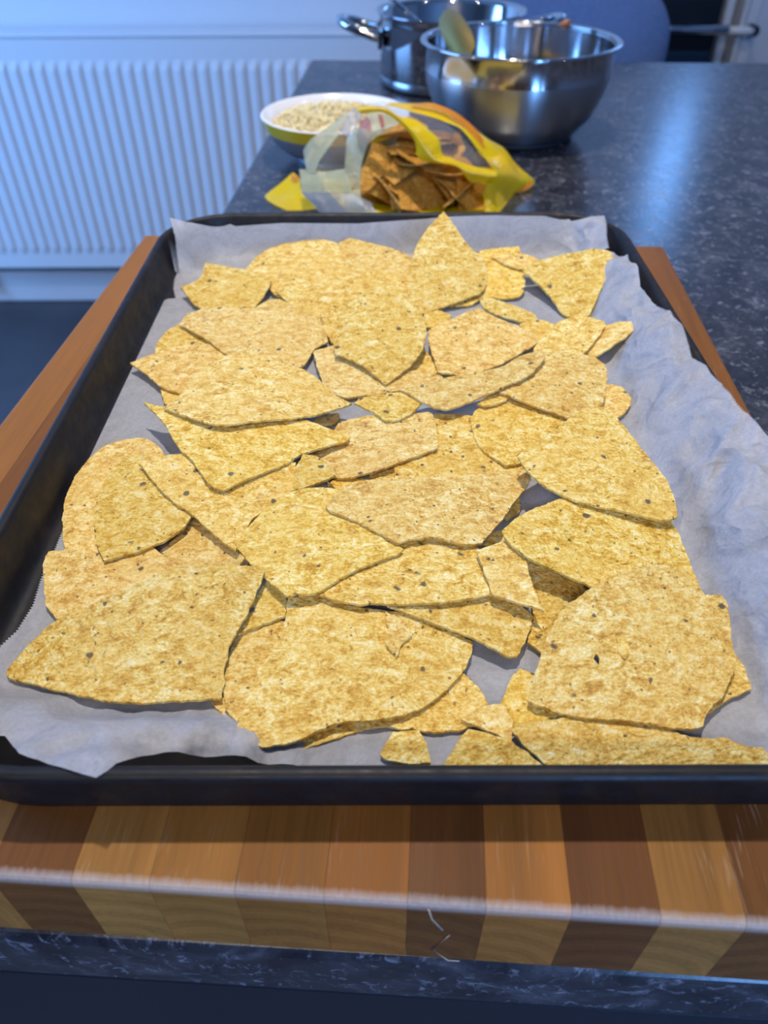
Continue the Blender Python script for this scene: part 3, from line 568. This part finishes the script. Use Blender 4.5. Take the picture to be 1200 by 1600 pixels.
def chip_mesh(pts, surf, seed, holes=()):
    rnd = random.Random(seed)
    ol = outline(pts)
    res = []
    for p in ol:
        s = Vector((p.x * 260 + seed * 3.1, p.y * 260, 0)); s2 = Vector((p.x * 800 + seed, p.y * 800, 3))
        res.append(p + Vector((noise.noise(s), noise.noise(s + Vector((9, 4, 2))))) * .0005 + Vector((noise.noise(s2), noise.noise(s2 + Vector((5, 2, 7))))) * .00035)
    ol = res; nb = len(ol)
    poly = np.array([tuple(p) for p in ol]); X, Y = poly[:, 0], poly[:, 1]; X2, Y2 = np.roll(X, -1), np.roll(Y, -1)
    P = list(ol); st = .0022
    lo, hi = poly.min(0), poly.max(0)
    for j in range(int((hi[1] - lo[1]) / st) + 1):
        for i in range(int((hi[0] - lo[0]) / st) + 1):
            x = lo[0] + (i + (.5 if j % 2 else 0)) * st + rnd.uniform(-.0004, .0004); y = lo[1] + j * st + rnd.uniform(-.0004, .0004)
            with np.errstate(divide='ignore', invalid='ignore'):
                k = (((Y > y) != (Y2 > y)) & (x < (X2 - X) * (y - Y) / (Y2 - Y) + X)).sum() % 2
            if k and np.min((X - x) ** 2 + (Y - y) ** 2) > 1.6e-6: P.append(Vector((x, y)))
    r = delaunay_2d_cdt(P, [], [list(range(nb))], 1, 1e-7)
    V = r[0]; F = [tuple(f) for f in r[2]]
    for hx, hy, hr in holes:
        F = [f for f in F if (Vector((sum(V[i].x for i in f) / 3, sum(V[i].y for i in f) / 3)) - Vector((hx, hy))).length > hr]
    def z(v):
        s = Vector((v.x * 130 + seed * 7.7, v.y * 130, 1)); s2 = Vector((v.x * 420 + seed, v.y * 420, 2))
        return surf(v.x, v.y) + .0005 * noise.noise(Vector((v.x * 38 + seed * 1.7, v.y * 38, 6))) + .00028 * noise.noise(s) + .00016 * noise.noise(s2)
    n = len(V)
    vs = [(v.x, v.y, z(v) + TH) for v in V] + [(v.x, v.y, z(v)) for v in V]
    cnt = {}
    for f in F:
        for a, b in zip(f, f[1:] + f[:1]): cnt[(a, b)] = 1
    fs = list(F) + [tuple(i + n for i in f[::-1]) for f in F]
    ns = len(fs)
    rim = [e for e in cnt if (e[1], e[0]) not in cnt]; q = {}
    for i in {i for e in rim for i in e}: q[i] = len(vs); vs.append(vs[i]); vs.append(vs[i + n])
    for a, b in rim: fs.append((q[b], q[a], q[a] + 1, q[b] + 1))
    me = bpy.data.meshes.new('tortilla_chip'); me.from_pydata(vs, [], fs)
    me.polygons.foreach_set('use_smooth', [i < ns for i in range(len(fs))]); me.update()
    me.materials.append(M_CHIP); return me
for i, (lab, cx, cy, z0, a, b, kx, ky, pts) in enumerate(CHIPS):
    p = [(pts[k] * 1e-4, pts[k + 1] * 1e-4) for k in range(0, len(pts), 2)]
    if sum(p[k - 1][0] * p[k][1] - p[k][0] * p[k - 1][1] for k in range(len(p))) < 0: p = p[::-1]
    sf = lambda x, y: a * x + b * y + kx * 1e-3 * (x / .03) ** 2 + ky * 1e-3 * (y / .03) ** 2
    big = lab.startswith('biggest'); front = lab.startswith('largest tortilla chip at the front centre')
    holes = [(-0.01573, -0.00528, 0.0013),(-0.017, -0.0057, 0.0009)] if big else []
    o = bpy.data.objects.new('tortilla_chip', chip_mesh(p, sf, i + 1, holes)); COL.objects.link(o); o.location = (cx, cy, z0)
    tag(o, lab, 'chip', 'tortilla chips on the baking tray')
    flk = {'big': [(-0.00931, 0.00202), (-0.00638, 0.00046), (-0.00612, -0.0031), (-0.00827, -0.00574), (-0.00982, -0.00356)], 'front': [(0.01083, 0.01849), (0.01693, 0.01526), (0.01993, 0.00943), (0.01676, 0.00627), (0.01423, 0.00089), (0.01122, 0.00594), (0.01186, 0.01163)]}.get('big' if big else 'front' if front else '', None)
    if flk:
        c0 = Vector(flk[0]); fp = [Vector(q) for q in flk]
        fo = bpy.data.objects.new('flake', chip_mesh([tuple(q) for q in fp], lambda x, y: sf(x, y), 90 + i)); COL.objects.link(fo); fo.parent = o
        fo.scale = (1, 1, 1); fo.location = (0, 0, .0011)

# ------------------------------------------------------------- steel mixing bowl
mb = tag(empty('mixing_bowl', (.1390, .885, 0)), 'large stainless steel mixing bowl with black rubber base, in front of the pot', 'bowl')
lathe('body', [(.058, .003), (.072, .010), (.0835, .024), (.0905, .040), (.0940, .051), (.0957, .060), (.0958, .063)], M_BRUSH, mb, 96)
lathe('band', [(.0958, .063), (.0957, .065), (.0943, .0872), (.0965, .0890)], M_BAND, mb, 96)
lathe('rolled_rim', [(.0945, .0882), (.0965, .0892), (.1000, .0898), (.1018, .0893), (.1022, .0882), (.1012, .0876), (.0990, .0878), (.0960, .0872), (.0945, .0882)], M_STEEL, mb, 96)
lathe('inside', [(.0945, .0882), (.0937, .066), (.0920, .055), (.088, .040), (.080, .024), (.066, .012), (.04, .009), (0, .0085)], M_BAND, mb, 96)
lathe('rubber_base', [(0, 0), (.058, 0), (.0635, .001), (.0655, .0035), (.0645, .0055), (.055, .003)], M_RUBBER, mb, 72)
def spoon(name, lab, a, b, c, wid, m):
    # bowl of the spoon from a to b, handle from b to c
    e = tag(empty(name, a), lab, 'spoon')
    A, B, C_ = (Vector(q) - Vector(a) for q in (a, b, c)); d = (B - A); L = d.length; d.normalize()
    s = d.cross(Vector((.13, .95, -.2))).normalized(); up = s.cross(d)
    vs, fs = [], []; nu, nv = 14, 8
    for side in (0, 1):
        for i in range(nu + 1):
            u = i / nu; w = wid * math.sqrt(max(0.0, 1 - (2 * u - 1) ** 2)) ** .8 + .001
            for j in range(nv + 1):
                v_ = j / nv * 2 - 1
                dep = .006 * (1 - v_ * v_) * math.sin(math.pi * u)
                vs.append(A + d * (u * L) + s * (v_ * w) - up * (dep - side * .0012))
    nn = (nu + 1) * (nv + 1)
    for side in (0, 1):
        for i in range(nu):
            for j in range(nv):
                q = side * nn + i * (nv + 1) + j; f = (q, q + 1, q + nv + 2, q + nv + 1); fs.append(f if side else f[::-1])
    mesh_obj('spoon_bowl', vs, fs, m, e, True)
    tube('handle', [B, B + (C_ - B) * .3, B + (C_ - B) * .7, C_], [.0035, .003, .004, .006], m, e, 10, .5)
    return e
spoon('serving_spoon','yellowish steel spoon standing in the mixing bowl, leaning over its left rim',(0.0628, 0.935, 0.1054),(0.0828, 0.835, 0.0831),(0.137, 0.85, 0.024),.0125,M_BRASS)
spoon('ladle','steel spoon standing in the cooking pot, leaning on its left rim',(0.1, 1.15, 0.03),(0.06, 1.1, 0.06),(-0.0012, 1.075, 0.1061),.012,M_STEEL)
fd = tag(mesh_obj('food_smear', *(lambda c, r: ([(c[0] + r * math.cos(t * 1.2566) * (1 + .3 * (t % 2)), c[1] + .3 * r * math.sin(t * 1.2566), c[2] + .5 * r * math.sin(t * 1.2566 + .5)) for t in range(5)] + [(c[0], c[1] - .004, c[2] + .004)], [(i, (i + 1) % 5, 5) for i in range(5)] + [(4, 3, 2, 1, 0)]))((.197, .958, .0905), .008), plain('orange_sauce', (.45, .16, .05), .4), None, True), 'small orange food smear on the back rim of the steel mixing bowl', 'food')

# ------------------------------------------------------------- stainless pot
pt = tag(empty('cooking_pot', (.0845, 1.115, 0)), 'tall stainless steel cooking pot with loop handles behind the mixing bowl', 'pot')
lathe('body', [(0, .0), (.078, .0), (.086, .002), (.0890, .007), (.0895, .07), (.0905, .0775), (.0940, .0815), (.0938, .0826), (.0900, .0805), (.0870, .0770), (.0868, .007), (.084, .004), (0, .004)], M_STEEL, pt, 96)
lathe('base_disc', [(.0, .0005), (.080, .0005), (.0893, .004), (.0900, .012), (.0893, .013)], M_BRUSH, pt, 96)
for sgn in (-1, 1):
    q = [Vector((sgn * .087, -.030 * 1, .056)), Vector((sgn * .102, -.030, .060)), Vector((sgn * .128, -.022, .068)), Vector((sgn * .140, 0, .072)), Vector((sgn * .128, .022, .068)), Vector((sgn * .102, .030, .060)), Vector((sgn * .087, .030, .056))]
    tube('handle', catmull(q, 5), .0055, M_STEEL, pt, 12)
    for yy in (-.03, .03):
        box('bracket', (sgn * .0895, yy, .056), (.006, .018, .022), M_STEEL, pt, .002)

# ------------------------------------------------------------- bowl of grated cheese
wb = tag(empty('cheese_bowl', (-.048, .805, 0)), 'white bowl with yellow and grey outside bands, full of grated cheese', 'bowl')
lathe('inside', [(0, .010), (.035, .011), (.055, .020), (.066, .034), (.0695, .0415), (.0715, .0425), (.0728, .0415)], M_BOWLW, wb, 72)
lathe('yellow_band', [(.0728, .0415), (.0715, .0365), (.0690, .0300)], M_BOWLY, wb, 72)
lathe('grey_band', [(.0690, .0300), (.0620, .0190), (.0530, .0110), (.0400, .0050)], M_BOWLG, wb, 72)
lathe('foot', [(.0400, .0050), (.0385, .0), (.034, .0), (.033, .004), (0, .004)], M_BOWLW, wb, 72)
rnd = random.Random(4); vs, fs = [], []
for k in range(2600):
    r = .060 * math.sqrt(rnd.random()); t = rnd.uniform(0, 6.283); h = .032 + .011 * (1 - (r / .062) ** 2) + rnd.uniform(-.006, .003)
    c = Vector((r * math.cos(t), r * math.sin(t), h)); e = Euler((rnd.uniform(-.6, .6), rnd.uniform(-.6, .6), rnd.uniform(0, 6.28))).to_matrix(); L = rnd.uniform(.004, .009)
    q = len(vs)
    for sx in (-1, 0, 1):
        for sy, sz in ((-1, -1), (1, -1), (1, 1), (-1, 1)):
            vs.append(c + e @ Vector((sx * L / 2, sy * .0006, sz * .0005 + (.0012 if sx == 0 else 0))))
    for s_ in (0, 4):
        for j in range(4): fs.append((q + s_ + j, q + s_ + (j + 1) % 4, q + s_ + 4 + (j + 1) % 4, q + s_ + 4 + j))
    fs += [(q + 3, q + 2, q + 1, q), (q + 8, q + 9, q + 10, q + 11)]
ch = mesh_obj('grated_cheese', vs, fs, M_CHEESE, None, False, (-.048, .805, 0))
tag(ch, 'heap of pale grated cheese filling the white bowl', 'cheese', None, 'stuff')

# ------------------------------------------------------------- open bag of chips
BAG = [
('back_film','c',0.001,[[(-0.0662,0.672,0.0448),(-0.0435,0.69,0.0628),(-0.0147,0.7,0.074),(0.0219,0.71,0.0719),(0.0555,0.715,0.0651),(0.0883,0.715,0.0454),(0.118,0.715,0.0228),(0.1373,0.715,0.0037)],[(-0.0642,0.717,0.0208),(-0.0422,0.735,0.0388),(-0.0143,0.745,0.05),(0.0212,0.755,0.0479),(0.0538,0.76,0.0411),(0.0857,0.76,0.0214),(0.1145,0.76,0.001),(0.1332,0.76,0.001)],[(-0.0629,0.742,0.001),(-0.0413,0.76,0.001),(-0.014,0.77,0.001),(0.0208,0.78,0.001),(0.0527,0.785,0.001),(0.0839,0.785,0.001),(0.1121,0.785,0.001),(0.1304,0.785,0.001)]]),
('folded_lip','y',0.0012,[[(-0.023,0.672,0.0787),(-0.0001,0.668,0.0796),(0.0113,0.664,0.074),(0.0269,0.662,0.0701),(0.0369,0.66,0.0635),(0.0454,0.658,0.0567),(0.0479,0.656,0.0464),(0.0549,0.655,0.0437),(0.0689,0.654,0.0384),(0.0934,0.654,0.0333)],[(-0.0208,0.664,0.0779),(-0.0001,0.66,0.0792),(0.0143,0.656,0.0713),(0.0257,0.653,0.0615),(0.0321,0.651,0.0534),(0.0375,0.65,0.0478),(0.044,0.649,0.0431),(0.0567,0.648,0.0403),(0.0698,0.648,0.0342),(0.0929,0.648,0.0311)],[(-0.0184,0.668,0.074),(-0.0001,0.664,0.0759),(0.0165,0.661,0.0652),(0.025,0.659,0.0555),(0.0273,0.657,0.0462),(0.0326,0.655,0.0423),(0.0475,0.653,0.0393),(0.062,0.652,0.0355),(0.0729,0.652,0.0252),(0.094,0.652,0.0246)]]),
('clear_window','c',0.0016,[[(-0.0001,0.668,0.0796),(0.0154,0.664,0.073),(0.0311,0.662,0.0673),(0.0456,0.659,0.055),(0.0485,0.656,0.0454),(0.0582,0.656,0.0419),(0.0718,0.655,0.0371),(0.0914,0.655,0.033)],[(0.0015,0.69,0.0758),(0.0267,0.69,0.0704),(0.0485,0.689,0.0627),(0.0608,0.688,0.0554),(0.0694,0.687,0.0481),(0.0774,0.686,0.0416),(0.0867,0.684,0.0334),(0.0953,0.68,0.0261)]]),
('printed_band','y',0.001,[[(-0.0001,0.69,0.0753),(0.0149,0.69,0.0714),(0.0382,0.69,0.0664),(0.0562,0.69,0.0609),(0.0658,0.69,0.0563),(0.0775,0.689,0.0444),(0.0871,0.688,0.0343),(0.0954,0.684,0.0243)],[(0.008,0.7,0.0744),(0.027,0.7,0.0718),(0.0489,0.7,0.0678),(0.0647,0.7,0.0598),(0.0762,0.7,0.0531),(0.0903,0.7,0.0433),(0.1043,0.7,0.0322),(0.1168,0.698,0.0193)],[(0.0165,0.715,0.0698),(0.0419,0.715,0.0702),(0.0601,0.715,0.0626),(0.0729,0.715,0.0538),(0.0884,0.715,0.0444),(0.1052,0.715,0.0348),(0.1181,0.715,0.0223),(0.1377,0.715,0.0054)]]),
('orange_stripe','o',0.0004,[[(0.0214,0.694,0.0733),(0.0387,0.694,0.0723),(0.054,0.694,0.0673),(0.0659,0.694,0.0588),(0.0768,0.693,0.0504),(0.087,0.692,0.0404)],[(0.0269,0.699,0.0735),(0.0432,0.699,0.0735),(0.0581,0.699,0.0685),(0.0711,0.699,0.0605),(0.0817,0.698,0.0511),(0.0891,0.697,0.041)]]),
('side_gusset','y',0.0012,[[(0.0771,0.685,0.0445),(0.0866,0.684,0.0354),(0.1038,0.697,0.0331),(0.1173,0.705,0.0226),(0.1377,0.715,0.0054)],[(0.0909,0.652,0.0339),(0.0987,0.665,0.0298),(0.1101,0.68,0.0229),(0.121,0.695,0.0137),(0.1376,0.715,0.0014)],[(0.0816,0.65,0.0222),(0.0883,0.652,0.0215),(0.0991,0.665,0.015),(0.112,0.685,0.006),(0.128,0.708,0.0008)],[(0.0846,0.65,0.0117),(0.0901,0.65,0.0117),(0.0965,0.656,0.0085),(0.1071,0.675,0.0028),(0.1176,0.7,0.0008)],[(0.0864,0.646,0.0008),(0.0908,0.645,0.0008),(0.0955,0.647,0.0008),(0.1008,0.655,0.0008),(0.1086,0.675,0.0008)]]),
('orange_tab','o',0.0003,[[(0.0746,0.647,0.0253),(0.0809,0.646,0.0261),(0.0853,0.646,0.0246)],[(0.0761,0.647,0.0196),(0.0815,0.646,0.0184),(0.0836,0.646,0.0189)]]),
('orange_corner','o',0.0003,[[(0.1233,0.704,0.0052),(0.1304,0.707,0.0075),(0.1367,0.709,0.0063)],[(0.1166,0.694,0.0012),(0.125,0.7,0.0009),(0.1344,0.706,0.0027)]]),
('pale_film_strip','p',0.0008,[[(-0.0683,0.672,0.0453),(-0.0611,0.677,0.0529),(-0.0469,0.682,0.0619),(-0.0285,0.688,0.072)],[(-0.0659,0.668,0.0295),(-0.0611,0.672,0.0402),(-0.0498,0.676,0.0506),(-0.0389,0.682,0.0599)],[(-0.0586,0.666,0.0301),(-0.0562,0.668,0.0362),(-0.0477,0.672,0.0467),(-0.0378,0.678,0.057)]]),
('clear_side_window','c',0.0008,[[(-0.0576,0.668,0.0305),(-0.0489,0.672,0.0447),(-0.0377,0.678,0.058)],[(-0.0466,0.666,0.0311),(-0.0407,0.668,0.0428),(-0.0338,0.672,0.0556)],[(-0.0328,0.664,0.0327),(-0.0325,0.666,0.0423),(-0.0311,0.669,0.0535)]]),
('grey_top_film','b',0.0008,[[(-0.0378,0.68,0.0584),(-0.0286,0.69,0.0706),(-0.0216,0.694,0.0725)],[(-0.0296,0.672,0.0536),(-0.0238,0.68,0.0604),(-0.0184,0.69,0.0676)]]),
('pale_film_column','p',0.0008,[[(-0.0315,0.668,0.0557),(-0.0332,0.662,0.0344),(-0.034,0.656,0.0218),(-0.0333,0.65,0.0068)],[(-0.0235,0.672,0.0625),(-0.0245,0.662,0.0364),(-0.0259,0.656,0.0217),(-0.0262,0.649,0.0061)],[(-0.0109,0.676,0.0589),(-0.0186,0.664,0.0373),(-0.0204,0.656,0.0217),(-0.0191,0.649,0.005)]]),
('pale_film_top','p',0.0008,[[(-0.0135,0.688,0.0705),(-0.0028,0.686,0.0705),(0.0132,0.68,0.0651)],[(-0.012,0.68,0.0603),(-0.0034,0.68,0.0613),(0.0105,0.678,0.0627)],[(-0.0154,0.676,0.0474),(-0.0066,0.678,0.0549),(0.0062,0.676,0.0623)]]),
('red_print','r',0.0002,[[(-0.0198,0.678,0.0658),(-0.015,0.68,0.0682),(-0.0113,0.68,0.0662)],[(-0.0216,0.676,0.0575),(-0.0163,0.677,0.0577),(-0.0109,0.677,0.0581)],[(-0.0196,0.674,0.05),(-0.0164,0.673,0.0468),(-0.0131,0.674,0.051)]]),
('red_print','r',0.0002,[[(-0.0054,0.683,0.0703),(-0.0012,0.682,0.0695)],[(-0.0023,0.678,0.0608),(0.0009,0.677,0.062)]]),
('pale_film_base','p',0.001,[[(-0.0733,0.672,0.0304),(-0.0549,0.668,0.03),(-0.0328,0.664,0.0327)],[(-0.0716,0.664,0.0219),(-0.0532,0.66,0.0237),(-0.0301,0.656,0.0249)],[(-0.0706,0.659,0.0156),(-0.0522,0.655,0.0164),(-0.0286,0.652,0.0168)]]),
('crinkled_film_base','b',0.002,[[(-0.0713,0.66,0.0153),(-0.055,0.656,0.0161),(-0.0287,0.653,0.0164),(-0.0113,0.65,0.0105)],[(-0.0634,0.652,0.01),(-0.0522,0.648,0.0098),(-0.0303,0.646,0.0104),(-0.0086,0.644,0.0067)],[(-0.0563,0.646,0.0035),(-0.0441,0.642,0.0022),(-0.0277,0.64,0.0018),(-0.0004,0.638,0.0014)]]),
('yellow_corner','y',0.0008,[[(-0.0823,0.705,0.0169),(-0.0764,0.695,0.0151),(-0.0729,0.68,0.0085),(-0.0573,0.66,0.0012)],[(-0.0942,0.7,0.0085),(-0.0877,0.69,0.0052),(-0.0808,0.675,0.0036),(-0.0673,0.658,0.0008)],[(-0.1079,0.695,0.0008),(-0.1059,0.685,0.0008),(-0.0967,0.67,0.0008),(-0.0842,0.658,0.0008)]]),
('orange_print_spot','o',0.0003,[[(-0.0837,0.701,0.017),(-0.0768,0.694,0.0165)],[(-0.0836,0.697,0.0134),(-0.0779,0.691,0.0136)]]),
('floor_film','y',0.0005,[[(-0.03,0.648,0.0006),(0,0.648,0.0006),(0.03,0.648,0.0006),(0.06,0.648,0.0006),(0.09,0.648,0.0006)],[(-0.05,0.7,0.0006),(0,0.7,0.0006),(0.04,0.7,0.0006),(0.08,0.7,0.0006),(0.12,0.7,0.0006)],[(-0.07,0.77,0.0006),(0,0.77,0.0006),(0.04,0.77,0.0006),(0.09,0.77,0.0006),(0.13,0.77,0.0006)]])]
bag = tag(empty('chip_bag', tuple((0.0112, 0.69, 0))), 'open yellow and clear plastic chip bag lying behind the tray', 'bag')
MM = dict(y=M_FYEL, o=M_FORA, p=M_FPALE, c=M_FCLR, r=M_FRED, b=M_FBLUE)
for name, mk, wr, rows in BAG:
    rows = [[Vector(q) for q in r] for r in rows]
    rows = [catmull(r, 5) for r in rows]
    cols_ = [catmull([r[i] for r in rows], 5) for i in range(len(rows[0]))]
    nu, nv = len(cols_), len(cols_[0]); vs = []
    for i in range(nu):
        for j in range(nv):
            p = cols_[i][j]; s = p * 45
            p = p + Vector((noise.noise(s), noise.noise(s + Vector((3, 1, 8))), noise.noise(s + Vector((7, 7, 1))))) * wr
            vs.append(p if p.z > .0004 else Vector((p.x, p.y, .0004)))
    fs = [(i * nv + j, i * nv + j + 1, (i + 1) * nv + j + 1, (i + 1) * nv + j) for i in range(nu - 1) for j in range(nv - 1)]
    o = fix_normals(mesh_obj(name, vs, fs, MM[mk], bag, True))
    o.location = -Vector((0.0112, 0.69, 0))
# chips still inside the bag
M_CHIP_SHADED = make_chip_mat('tortilla_shaded_in_bag', 1.0, (.76, .54, .29))  # brown tint paints the shade inside the bag into the chip colour
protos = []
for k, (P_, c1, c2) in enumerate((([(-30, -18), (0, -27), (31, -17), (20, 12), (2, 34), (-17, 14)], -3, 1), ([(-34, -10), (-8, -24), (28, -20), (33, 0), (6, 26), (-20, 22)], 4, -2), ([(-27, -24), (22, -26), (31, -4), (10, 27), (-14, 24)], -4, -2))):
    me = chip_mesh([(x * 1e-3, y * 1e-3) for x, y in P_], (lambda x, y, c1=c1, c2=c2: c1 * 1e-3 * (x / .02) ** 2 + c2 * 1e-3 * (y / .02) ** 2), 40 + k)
    me.materials.clear(); me.materials.append(M_CHIP_SHADED)
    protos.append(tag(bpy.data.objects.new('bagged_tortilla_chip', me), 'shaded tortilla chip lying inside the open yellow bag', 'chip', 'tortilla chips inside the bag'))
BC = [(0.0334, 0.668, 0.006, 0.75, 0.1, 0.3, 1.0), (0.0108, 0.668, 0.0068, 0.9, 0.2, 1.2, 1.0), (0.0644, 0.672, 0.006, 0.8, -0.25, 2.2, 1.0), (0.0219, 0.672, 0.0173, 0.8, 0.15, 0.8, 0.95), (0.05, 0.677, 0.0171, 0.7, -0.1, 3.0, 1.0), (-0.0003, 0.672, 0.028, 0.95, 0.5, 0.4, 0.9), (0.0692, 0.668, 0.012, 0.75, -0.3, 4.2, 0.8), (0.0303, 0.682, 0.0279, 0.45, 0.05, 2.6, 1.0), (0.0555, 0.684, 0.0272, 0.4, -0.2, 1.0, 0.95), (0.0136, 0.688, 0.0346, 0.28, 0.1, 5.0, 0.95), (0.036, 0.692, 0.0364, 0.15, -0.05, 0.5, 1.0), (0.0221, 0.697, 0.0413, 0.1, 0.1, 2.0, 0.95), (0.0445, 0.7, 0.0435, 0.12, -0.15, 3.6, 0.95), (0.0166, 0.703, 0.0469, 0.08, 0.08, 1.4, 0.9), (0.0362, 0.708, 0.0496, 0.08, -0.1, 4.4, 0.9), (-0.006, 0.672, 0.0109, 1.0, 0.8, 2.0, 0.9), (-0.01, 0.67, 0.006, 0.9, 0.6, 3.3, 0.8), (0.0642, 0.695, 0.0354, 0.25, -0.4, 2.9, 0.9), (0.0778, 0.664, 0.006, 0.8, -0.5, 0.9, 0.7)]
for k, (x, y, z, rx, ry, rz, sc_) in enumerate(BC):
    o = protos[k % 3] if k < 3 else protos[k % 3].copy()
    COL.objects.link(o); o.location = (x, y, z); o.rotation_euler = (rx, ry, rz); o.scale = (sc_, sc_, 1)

# ------------------------------------------------------------- far end: chair, dark cabinet, door
chair = tag(empty('dining_chair', (.265, 1.50, FZ)), 'blue upholstered chair with rounded back beyond the worktop', 'chair')
def rbox(name, cx, cy, cz, w, d, h, r, m, parent, bow=0.0):
    seg = 8; ol = []
    for (sx, sz, a0) in ((1, 1, 0), (-1, 1, 90), (-1, -1, 180), (1, -1, 270)):
        for k in range(seg + 1):
            t = math.radians(a0 + 90 * k / seg); ol.append((sx * (w / 2 - r) + r * math.cos(t), sz * (h / 2 - r) + r * math.sin(t)))
    vs, fs = [], []; n = len(ol)
    for y, k in ((-d / 2, .94), (-d / 2 * .6, .99), (0, 1), (d / 2 * .6, .99), (d / 2, .94)):
        for x, z in ol: vs.append((cx + x * k, cy + y + bow * (x / (w / 2)) ** 2, cz + z * k))
    for j in range(4):
        for i in range(n): fs.append((j * n + i, j * n + (i + 1) % n, (j + 1) * n + (i + 1) % n, (j + 1) * n + i))
    fs.append(tuple(range(n))); fs.append(tuple(range(4 * n, 5 * n))[::-1])
    return fix_normals(mesh_obj(name, vs, fs, m, parent, True))
rbox('backrest', 0, 0, .72, .43, .05, .50, .085, M_FABRIC, chair, -.03)
box('seat', (0, .22, .46), (.44, .44, .07), M_FABRIC, chair, .025, 3)
for x in (-.18, .18):
    for y in (.05, .39): tube('leg', [(x, y, .44), (x * 1.1, y * 1.02, 0)], [.018, .012], M_LEG, chair)
sb = tag(empty('sideboard', (.50, 2.12, FZ)), 'tall black cabinet with a silver rail, between the blue chair and the white door', 'cabinet')
box('carcass', (0, .02, .475), (.50, .34, .95), M_DARK, sb, .004)
box('lower_panel', (.04, -.158, .47), (.40, .012, .62), M_NAVYGLASS, sb, .003)
tube('rail', [(.0, -.185, .826), (.26, -.185, .826)], .009, M_CHROME, sb, 12)
for x in (-.02, .2): tube('rail_post', [(x, -.185, .826), (x, -.148, .826)], .006, M_CHROME, sb, 8)
dr = struct(empty('door_1', (.815, 2.10, FZ)), 'white door with grooved edge and lever handle at the far right')
for x, w, d in ((.012, .020, .05), (.034, .012, .09), (.060, .026, .075)):
    box('door_stile', (x, .045 - d / 2 + .03, 1.0), (w, d, 2.0), M_FRAME, dr, .003)
box('door_panel', (.50, .07, 1.0), (.84, .04, 2.0), M_FRAME, dr, .004)
tube('handle_rose', [(.062, .0, .800), (.062, -.030, .800)], .012, M_RUBBER, dr, 16)
tube('door_handle', [(.056, -.03, .800), (.04, -.034, .802), (-.012, -.034, .803)], [.008, .010, .009], M_WHITE, dr, 12)
